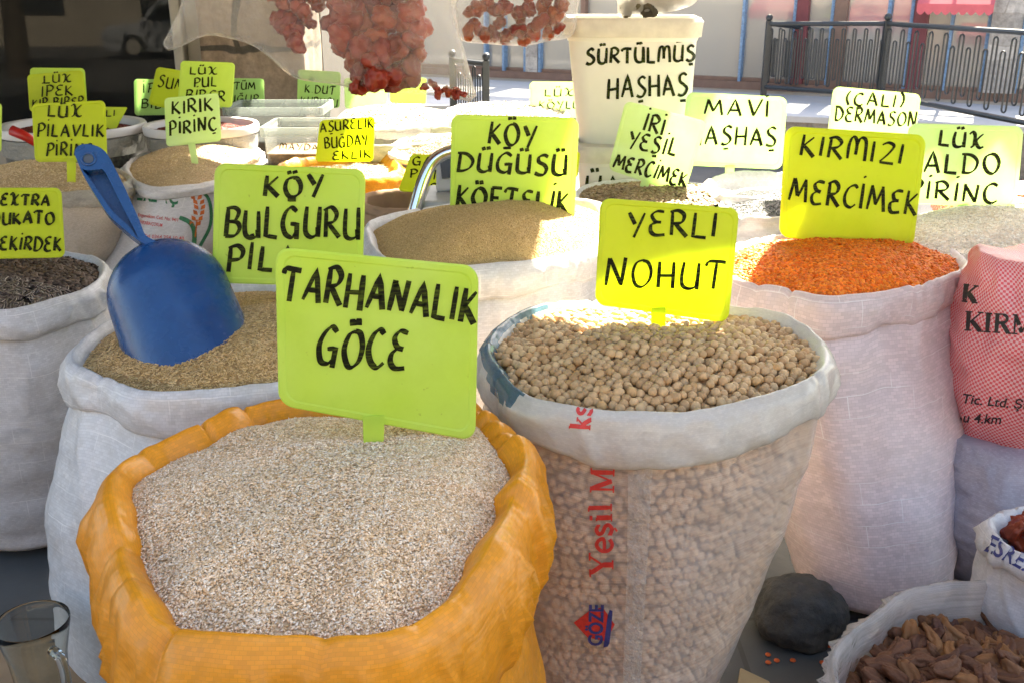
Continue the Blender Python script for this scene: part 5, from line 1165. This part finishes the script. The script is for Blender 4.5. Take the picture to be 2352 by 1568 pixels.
# ---- closed sacks at the right edge
def closed_sack(label, uL, uR, vT, vB, zc, thick, m, z0, z1, seed, fold_top=True, name='closed_sack', lean=0):
    c = at((uL+uR)/2, (vT+vB)/2, zc); hw = (uR-uL)/2/F*zc; n = 120; rings = []
    root = empty(name, (c.x, c.y, z0), label, 'sack', 'full closed sacks at the right edge')
    for s_ in np.concatenate([np.linspace(0, .12, 7), np.linspace(.16, .86, 34), np.linspace(.88, 1, 8)]):
        z = z0+(z1-z0)*s_; e = max(0, math.sin(math.pi*min(1, max(0, .035+.95*s_))))**.26 if fold_top else 1
        k = 1-.06*math.cos(6.28*s_)
        row = []
        for a in np.linspace(0, 2*math.pi, n, endpoint=False):
            ca, sa = math.cos(a), math.sin(a); x = math.copysign(abs(ca)**.75, ca)*hw*(.96+.04*e); y = math.copysign(abs(sa)**.85, sa)*thick*e
            d = .012*nz(ca*2+seed, sa*2, s_*5)+.006*nz(ca*5+seed, sa*5, s_*22)+.014*nz(ca*3, seed+sa, s_*2)
            if s_ > .75: d += .01*nz(ca*9, seed, s_*9)
            row.append((c.x+x*k+ca*d, c.y+y*k+sa*d+lean*(z-z0), z+.025*(ca*.5)*s_*0+.02*nz(ca*1.5, seed, sa)*s_))
        rings.append(np.array(row))
    o = rings_mesh('body', rings, m, root, cap=True)
    vs = o.data; return root, o
rs, rb = closed_sack('red and white checked woven sack printed KIRM at the right edge', 2195, 2620, 590, 1070, 2.06, .17, RED_CHECK, .245, .655, 3)
ls, lb = closed_sack('slumped lilac grey sack lying under the red checked sack', 2120, 2560, 1075, 1300, 2.12, .2, LILAC, 0, .30, 9)
closed_sack('red net sack lying behind the white rice', 2150, 2480, 478, 515, 2.95, .12, woven('orange_red_mesh_cloth', (.60, .16, .07), tape=.008, check=(.74, .42, .28), trans=.1), .5, .60, 14)
BLK = plain('black_print', (.02, .018, .016), .6, .3, 200); REDP = plain('red_print', (.55, .035, .03), .55, .15, 200); NAVY = plain('navy_print', (.03, .04, .18), .6, .3, 120); GRN = plain('green_print', (.02, .16, .07), .6, .3, 120); ORP = plain('orange_print', (.55, .13, .02), .6, .2, 120)
def text(name, body, u0, v0, u1, v1, h, proj, m, parent, bold=.0, shear=0, off=.0015):
    """sans print on a surface; baseline from (u0,v0) to (u1,v1) in frame pixels"""
    cu = bpy.data.curves.new(name, 'FONT'); cu.body = body; cu.offset = bold; cu.shear = shear; cu.resolution_u = 3
    t = bpy.data.objects.new(name, cu); col.objects.link(t); dg = bpy.context.evaluated_depsgraph_get(); me = bpy.data.meshes.new_from_object(t.evaluated_get(dg)); bpy.data.objects.remove(t)
    co = np.array([v.co[:2] for v in me.vertices]); fs = [tuple(p.vertices) for p in me.polygons]
    co[:, 0] -= co[:, 0].min(); wd = co[:, 0].max(); b = np.array([u1-u0, v1-v0], float); Lb = np.linalg.norm(b); b /= Lb; up = np.array([b[1], -b[0]])
    P = np.array([u0, v0])+np.outer(co[:, 0]/wd*Lb, b)+np.outer(co[:, 1]/.72*h, up)
    return decal(name, list(P), fs, proj, m, parent, off)
def serif(name, glyphs, proj, m, parent, thick, off=.0012):
    """serif print: list of px polylines with a width factor"""
    V, Fs = [], []
    for P, wd in glyphs:
        v, f = ribbons([np.array(P, float)], thick*wd, R(90), 1); n = len(V); V += v; Fs += [tuple(i+n for i in q) for q in f]
    return decal(name, V, Fs, proj, m, parent, off)
SER = {  # letters in a unit box: polylines with relative stroke width
 'K': (.85, [([(.16, 0), (.16, 1)], 1), ([(.0, 1), (.34, 1)], .35), ([(0, 0), (.34, 0)], .35), ([(.76, 1), (.22, .42)], .4), ([(.32, .54), (.76, 0)], 1), ([(.6, 0), (.92, 0)], .35), ([(.58, 1), (.88, 1)], .35)]),
 'I': (.4, [([(.2, 0), (.2, 1)], 1), ([(.02, 1), (.38, 1)], .35), ([(.02, 0), (.38, 0)], .35)]),
 'R': (.85, [([(.18, 0), (.18, 1)], 1), ([(.02, 1), (.45, 1)], .35), ([(.02, 0), (.36, 0)], .35), ([(.45, .99), (.62, .9), (.66, .76), (.6, .6), (.42, .52), (.2, .52)], .6), ([(.42, .52), (.76, 0)], 1), ([(.7, 0), (.9, 0)], .35)]),
 'M': (1.05, [([(.14, 0), (.14, 1)], .45), ([(.0, 0), (.3, 0)], .35), ([(.0, 1), (.26, 1)], .35), ([(.16, 1), (.5, .08)], 1), ([(.5, .08), (.84, 1)], .4), ([(.86, 0), (.86, 1)], 1), ([(.7, 0), (1.04, 0)], .35), ([(.8, 1), (1.04, 1)], .35)]),
 'Y': (.85, [([(.14, 1), (.44, .46)], 1), ([(.78, 1), (.46, .46)], .4), ([(.45, .48), (.45, 0)], 1), ([(.28, 0), (.62, 0)], .35), ([(.0, 1), (.3, 1)], .35), ([(.62, 1), (.92, 1)], .35)]),
 'e': (.55, [([(.06, .36), (.5, .36), (.46, .58), (.28, .68), (.1, .54), (.05, .32), (.12, .1), (.3, .0), (.5, .12)], .75)]),
 's': (.48, [([(.42, .58), (.26, .68), (.1, .58), (.14, .42), (.36, .28), (.42, .12), (.26, .0), (.06, .1)], .8), ([(.42, .68), (.42, .5)], .3), ([(.06, .2), (.06, 0)], .3)]),
 'i': (.32, [([(.16, 0), (.16, .66)], 1), ([(.04, .66), (.18, .66)], .35), ([(.02, 0), (.3, 0)], .35), ([(.16, .84), (.16, .97)], 1.1)]),
 'l': (.32, [([(.16, 0), (.16, 1)], 1), ([(.02, 1), (.18, 1)], .35), ([(.02, 0), (.3, 0)], .35)]),
 'r': (.45, [([(.15, 0), (.15, .66)], 1), ([(.02, .66), (.16, .66)], .35), ([(.02, 0), (.3, 0)], .35), ([(.16, .44), (.28, .64), (.42, .6)], .7)]),
 'k': (.6, [([(.15, 0), (.15, 1)], 1), ([(.02, 1), (.16, 1)], .35), ([(.02, 0), (.28, 0)], .35), ([(.5, .64), (.18, .3)], .4), ([(.26, .38), (.52, 0)], 1), ([(.4, 0), (.62, 0)], .35), ([(.36, .65), (.58, .65)], .35)]),
}
SER['ş'] = (.48, SER['s'][1]+[([(.24, -.05), (.3, -.14), (.18, -.22)], .5)])
def serif_text(name, body, u0, v0, u1, v1, h, proj, m, parent, wpx):
    tot = sum(SER[c][0]+.06 for c in body); b = np.array([u1-u0, v1-v0], float); Lb = np.linalg.norm(b); b /= Lb; up = np.array([b[1], -b[0]]); k = Lb/tot; x = 0; gl = []
    for c in body:
        for P, wd in SER[c][1]:
            P = np.array(P, float); P = catmull(P, len(P)*4, False) if len(P) > 3 else np.array([P[0]+(P[-1]-P[0])*t for t in np.linspace(0, 1, 5)]) if len(P) == 2 else P
            gl.append((np.array([u0, v0])+np.outer((x+P[:, 0])*k, b)+np.outer(P[:, 1]*h, up), wd))
        x += SER[c][0]+.06
    return serif(name, gl, proj, m, parent, wpx)
pr = surf_proj([rb])
serif_text('lettering', 'K', 2210, 692, 2246, 696, 38, pr, BLK, rs, 11)
serif_text('lettering', 'KIRMIK', 2216, 758, 2440, 774, 42, pr, BLK, rs, 10)
text('lettering', 'Tic. Ltd. Şti.', 2212, 924, 2372, 940, 22, pr, BLK, rs, .012, .15)
text('lettering', 'olu 4.km', 2188, 966, 2300, 972, 22, pr, BLK, rs, .012, .15)
text('lettering', '60 50', 2196, 1026, 2250, 1030, 19, pr, BLK, rs, .012, .15); text('lettering', 'm.com', 2186, 1040, 2242, 1044, 16, pr, BLK, rs, .012, .15)
# small white sack with navy print
skN = sack('small white sack with navy print at the right edge holding red fruit', [(2272, 1192), (2330, 1166), (2420, 1158), (2500, 1180), (2510, 1240), (2440, 1285), (2350, 1270), (2295, 1232)], .30, WHITE_FINE, (.045, .013), fold=.4, seed=40, n=120, wrk=.006)
text('lettering', 'ESREFLİ', 2262, 1262, 2400, 1335, 40, surf_proj([skN['body'], skN['rim']]), NAVY, skN['root'], .02)
# clear film sack of dried fruit in the bottom right corner
skF = sack('clear film sack of dried fruit in the bottom right corner', [(1916, 1500), (1950, 1455), (2020, 1400), (2100, 1348), (2220, 1334), (2380, 1338), (2520, 1390), (2560, 1500), (2500, 1640), (2300, 1740), (2080, 1720), (1960, 1640), (1920, 1560)],
           .22, woven('clear_sack_film', (.72, .72, .73), tape=.005, trans=.35, rough=.12, see=.66, strength=.15, wrinkle=1.6, var=.03), (.035, .008), fold=.6, seed=42, n=220, wrk=.012, inner=.16, crease=.9)
def fruit_mesh(seed, r=.021):
    bm = bmesh.new(); bmesh.ops.create_icosphere(bm, subdivisions=4, radius=1)
    for v in bm.verts:
        p = v.co.copy(); k = 1+.28*nz(p.x*1.5+seed, p.y*1.5, p.z*1.5)+.10*nz(p.x*4+seed, p.y*4, p.z*4)+.07*(abs(nz(p.x*2+seed, p.y*6, p.z*6))-.2)+.04*nz(p.x*14, p.y*14, p.z*14+seed)
        q = Vector((p.x*1.55*(1-.12*p.x), p.y*.8, p.z*.62))*k; q.z -= .30*math.exp(-(p.y/.25)**2)*max(0, p.z); q.y += .28*q.x*q.x*math.sin(seed); v.co = q*r
    me = bpy.data.meshes.new('dried_fruit'); bm.to_mesh(me); bm.free(); me.polygons.foreach_set('use_smooth', [True]*len(me.polygons)); return me
FRU = rand_mat('dried_fruit_skin', [(0, (.14, .055, .028)), (.3, (.21, .085, .036)), (.6, (.11, .045, .03)), (.85, (.32, .14, .05)), (1, (.18, .075, .036))], .7, .9, 70)
fr = [fruit_mesh(k*3.3+.5) for k in range(5)]
for m in fr: m.materials.append(FRU)
Pf, nF = heap_surface(skF, edge=.085, h=.045, lump=.006, seed=42); loopf = skF['inner']
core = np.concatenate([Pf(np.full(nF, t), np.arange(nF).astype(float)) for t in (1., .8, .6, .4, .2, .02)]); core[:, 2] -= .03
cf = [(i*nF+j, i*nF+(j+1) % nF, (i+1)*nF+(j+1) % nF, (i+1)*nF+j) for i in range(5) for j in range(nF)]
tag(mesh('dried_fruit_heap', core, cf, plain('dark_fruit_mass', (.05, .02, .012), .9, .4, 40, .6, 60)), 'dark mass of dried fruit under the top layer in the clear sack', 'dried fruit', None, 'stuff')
g = .029
x0, y0 = loopf[:, :2].min(0); x1, y1 = loopf[:, :2].max(0); cen = skF['cen']
for layer in (0, 1):
    for a in np.arange(x0, x1, g):
        for b in np.arange(y0, y1, g*.85):
            p = np.array((a+random.gauss(0, .006), b+random.gauss(0, .006)))
            if not inside(p[None], loopf)[0]: continue
            px_ = 1176+F*p[0]/(p[1]*CT+.95*ST)
            if px_ > 2440: continue
            d = np.linalg.norm(p-cen)/.2; z = loopf[:, 2].mean()-.085+.045*(1-min(1, d)**2)+random.gauss(0, .006)-.014*layer
            o = bpy.data.objects.new('dried_fruit', random.choice(fr)); col.objects.link(o); o.location = (*p, z); o.rotation_euler = (random.gauss(0, .6), random.gauss(0, .5), random.uniform(0, 6.28)); s = random.uniform(.72, 1.02); o.scale = (s, s, s)
            tag(o, 'wrinkled brown dried fruit heaped in the clear sack', 'dried fruit', 'dried fruit in the corner sack')
for (u, v) in [(2330, 1215), (2352, 1205), (2375, 1215), (2345, 1230), (2400, 1205), (2380, 1235), (2420, 1225)]:
    o = bpy.data.objects.new('dried_pepper', random.choice(peps)); col.objects.link(o); o.location = onz(u, v, .27); o.rotation_euler = (random.uniform(0, 6), random.uniform(0, 6), 0); s = 1.1; o.scale = (s, s, s)
    tag(o, 'red dried pepper inside the small white sack', 'dried pepper', 'dried peppers in the small white sack')

# ---- printing on the chickpea and rice sacks
pc = surf_proj([skC['body'], skC['rim']])
serif_text('lettering', 'Yeşil', 1408, 1322, 1404, 1150, 52, surf_proj([skC['body']]), REDP, skC['root'], 11)
serif_text('lettering', 'Mer', 1409, 1130, 1412, 1010, 52, surf_proj([skC['body']]), REDP, skC['root'], 11)
serif_text('lettering', 'ks', 1354, 988, 1360, 930, 46, surf_proj([skC['rim']]), REDP, skC['root'], 10)
def poly_decal(name, pts, proj, m, parent, off=.0012):
    bm = bmesh.new(); pts = [tuple(np.array(a)+(np.array(b)-np.array(a))*t) for a, b in zip(pts, pts[1:]+pts[:1]) for t in np.linspace(0, 1, max(2, int(np.linalg.norm(np.array(b)-np.array(a))/10)+1))[:-1]]; P = [Vector((p[0], p[1])) for p in pts]; n = len(P); x0, y0 = np.min(pts, 0); x1, y1 = np.max(pts, 0); st = min(12, max((x1-x0), (y1-y0))/5)
    V2 = P+[Vector((a, b)) for a in np.arange(x0, x1, st) for b in np.arange(y0, y1, st) if inside(np.array([[a, b]]), np.array(pts))[0]]
    r = delaunay_2d_cdt(V2, [(i, (i+1) % n) for i in range(n)], [], 1, 1e-6); po = np.array([v[:] for v in r[0]])
    return decal(name, list(po), [tuple(f) for f in r[2] if inside(po[list(f)].mean(0)[None], np.array(pts))[0]], proj, m, parent, off)
pb_ = surf_proj([skC['body']])
poly_decal('emblem', [(1318, 1428), (1352, 1402), (1384, 1392), (1412, 1432), (1392, 1470), (1350, 1462)], pb_, REDP, skC['root'], .0010)
poly_decal('emblem', [(1386, 1484), (1392, 1440), (1396, 1410), (1400, 1398), (1407, 1400), (1404, 1440), (1400, 1474), (1396, 1482)], pb_, NAVY, skC['root'], .0014)
text('lettering', 'GÖZE', 1383, 1480, 1386, 1386, 33, pb_, NAVY, skC['root'], .03, 0, .0020)
def mark_faces(o, poly, m):
    if m.name not in [x.name for x in o.data.materials]: o.data.materials.append(m)
    k = [x.name for x in o.data.materials].index(m.name); P = np.array(poly, float)
    vs = np.array([(o.matrix_basis @ v.co)[:] for v in o.data.vertices])-np.array(O[:]); fw = vs[:, 1]*CT-vs[:, 2]*ST; dn = -(vs[:, 1]*ST+vs[:, 2]*CT)
    uv_ = np.stack([1176+F*vs[:, 0]/fw, 784+F*dn/fw], 1)
    for f in o.data.polygons:
        if inside(uv_[list(f.vertices)].mean(0)[None], P)[0]: f.material_index = k
SEA = woven('teal_print_film', (.10, .22, .30), tape=.004, trans=.3, rough=.2, see=.25)
for q_ in ([(1100, 800), (1128, 765), (1150, 790), (1180, 835), (1218, 890), (1165, 935), (1125, 890)], [(1112, 775), (1150, 738), (1200, 712), (1252, 694), (1262, 712), (1205, 735), (1160, 765), (1135, 790)]): mark_faces(skC['rim'], q_, SEA)
# clear vertical band on the film
poly_decal('seam_band', [(1444, 1018), (1502, 1022), (1486, 1300), (1470, 1568), (1430, 1568), (1440, 1300)], pb_, film('film_band', .55, (.85, .83, .78), .15), skC['root'], .0008)
pi_ = surf_proj([skI['body']])
text('lettering', 'PİRİNÇ', 300, 458, 408, 470, 30, pi_, GRN, skI['root'], .03)
text('lettering', 'Ergenekon Cad. No: 94/1', 318, 498, 408, 510, 8, pi_, REDP, skI['root'], .01); text('lettering', 'ANKARA/ÇORUM', 318, 514, 372, 522, 8, pi_, REDP, skI['root'], .01); text('lettering', 'Tel 0364 254 10 40', 330, 546, 422, 552, 8, pi_, REDP, skI['root'], .01)
stem = [(448, 520), (455, 500), (458, 480), (452, 462), (438, 448), (415, 440)]
for i, (u, v) in enumerate(catmull(stem, 9, False)):
    for sg in (-1, 1):
        a = R(-60 if i < 6 else -20); dx, dy = 7*sg, -6
        poly_decal('wheat_ear', [(u+sg*2, v), (u+sg*12, v-3), (u+sg*13, v-13), (u+sg*4, v-9)], pi_, ORP, skI['root'])
serif('wheat_stem', [(catmull([(447, 555), (450, 525), (452, 505)], 8, False), 1)], pi_, ORP, skI['root'], 3)
serif('leaf_print', [(catmull([(412, 500), (436, 512), (446, 535), (444, 575)], 14, False), 2.2), (catmull([(450, 440), (474, 450), (484, 480), (482, 520), (462, 560), (450, 580)], 20, False), 1.6)], pi_, GRN, skI['root'], 5)

# ---- on the ground
rk = bmesh.new(); bmesh.ops.create_icosphere(rk, subdivisions=5, radius=1); rc = onz(1830, 1450, 0)
for v in rk.verts:
    p = v.co.copy(); k = 1+.16*nz(p.x*1.3, p.y*1.3, p.z*1.3+4)+.09*abs(nz(p.x*3, p.y*3, p.z*3))+.02*nz(p.x*14, p.y*14, p.z*14)
    v.co = Vector((p.x*.082, p.y*.08, p.z*.068))*k+rc+Vector((.0, .0, .042))
    v.co.z = max(v.co.z, .001)
tag(bm_obj('rock', rk, plain('dark_grey_rock', (.045, .047, .046), .7, .6, 18, .8, 45), None, True), 'dark grey rock wedged between the chickpea and lentil sacks', 'rock')
def ground_box(label, poly, h, m, cat='cardboard', name='cardboard_box'):
    pts = [onz(u, v, h) for u, v in poly]; n = len(pts); vs = [(p.x, p.y, .002) for p in pts]+[tuple(p) for p in pts]
    o = mesh(name, vs, [tuple(range(n, 2*n)), tuple(range(n))[::-1]]+[(i, (i+1) % n, n+(i+1) % n, n+i) for i in range(n)], m, smooth=False); bevel(o, .003); return tag(o, label, cat)
CARD = plain('brown_cardboard', (.34, .22, .12), .85, .2, 12, .2, 60)
ground_box('tan cardboard piece on the ground beside the chickpea sack', [(1690, 1590), (1700, 1530), (1768, 1562), (1790, 1610)], .02, plain('tan_cardboard', (.42, .32, .18), .85, .1, 20))
ground_box('brown cardboard box under the glass mug', [(-120, 1540), (-60, 1478), (160, 1470), (210, 1560), (180, 1720), (-140, 1720)], .16, CARD)
for k in range(8):
    p = onz(random.choice([1755, 1775, 1830, 1900])+random.gauss(0, 9), random.choice([1488, 1512, 1520])+random.gauss(0, 5), 0)
    bm = bmesh.new(); bmesh.ops.create_icosphere(bm, subdivisions=2, radius=.0055, matrix=Matrix.Translation((p.x, p.y, .003)) @ Matrix.Diagonal((1, 1, .45, 1)))
    tag(bm_obj('red_lentil', bm, plain('spilt_lentil', (.55, .10, .02), .6) if k == 0 else bpy.data.materials['spilt_lentil'], None, True), 'spilt red lentil on the pavement by the rock', 'lentil', 'spilt lentils on the pavement')
# glass mug
GL_ = N('mug_glass'); GL_.b.inputs['Transmission Weight'].default_value = 1; GL_.b.inputs['Roughness'].default_value = .02; GL_.b.inputs['IOR'].default_value = 1.45; GL_.b.inputs['Base Color'].default_value = (.9, .92, .88, 1); GL_ = GL_.m
mz = .33; mc = onz(72, 1423, mz); zc_ = mc.y*CT-(mc.z-EYE)*ST; mr = 83/F*zc_
mug = empty('glass_mug', (mc.x, mc.y, .163), 'empty clear glass mug at the bottom left corner', 'mug')
def cring(rad, z): return np.array([(mc.x+rad*math.cos(a), mc.y+rad*math.sin(a), z) for a in np.linspace(0, 2*math.pi, 48, endpoint=False)])
b0 = .163
loft('body', [cring(mr*.62, b0), cring(mr*.66, b0+.01), cring(mr*.68, b0+.05), cring(mr*.78, b0+.11), cring(mr*.97, mz-.012), cring(mr, mz-.002), cring(mr*.985, mz), cring(mr*.955, mz-.003), cring(mr*.93, mz-.014), cring(mr*.73, b0+.11), cring(mr*.62, b0+.05), cring(mr*.58, b0+.016)], GL_, mug)
bm = bmesh.new(); hx = Vector((.75, -.55, 0)).normalized(); q = [mc+hx*(mr*.86)+Vector((0, 0, -.03)), mc+hx*(mr*1.25)+Vector((0, 0, -.035)), mc+hx*(mr*1.35)+Vector((0, 0, -.07)), mc+hx*(mr*1.1)+Vector((0, 0, -.115)), mc+hx*(mr*.72)+Vector((0, 0, -.125))]
tube(bm, [Vector(p) for p in catmull([tuple(p) for p in q], 24, False)], .007, 10); bm_obj('handle', bm, GL_, mug, True)
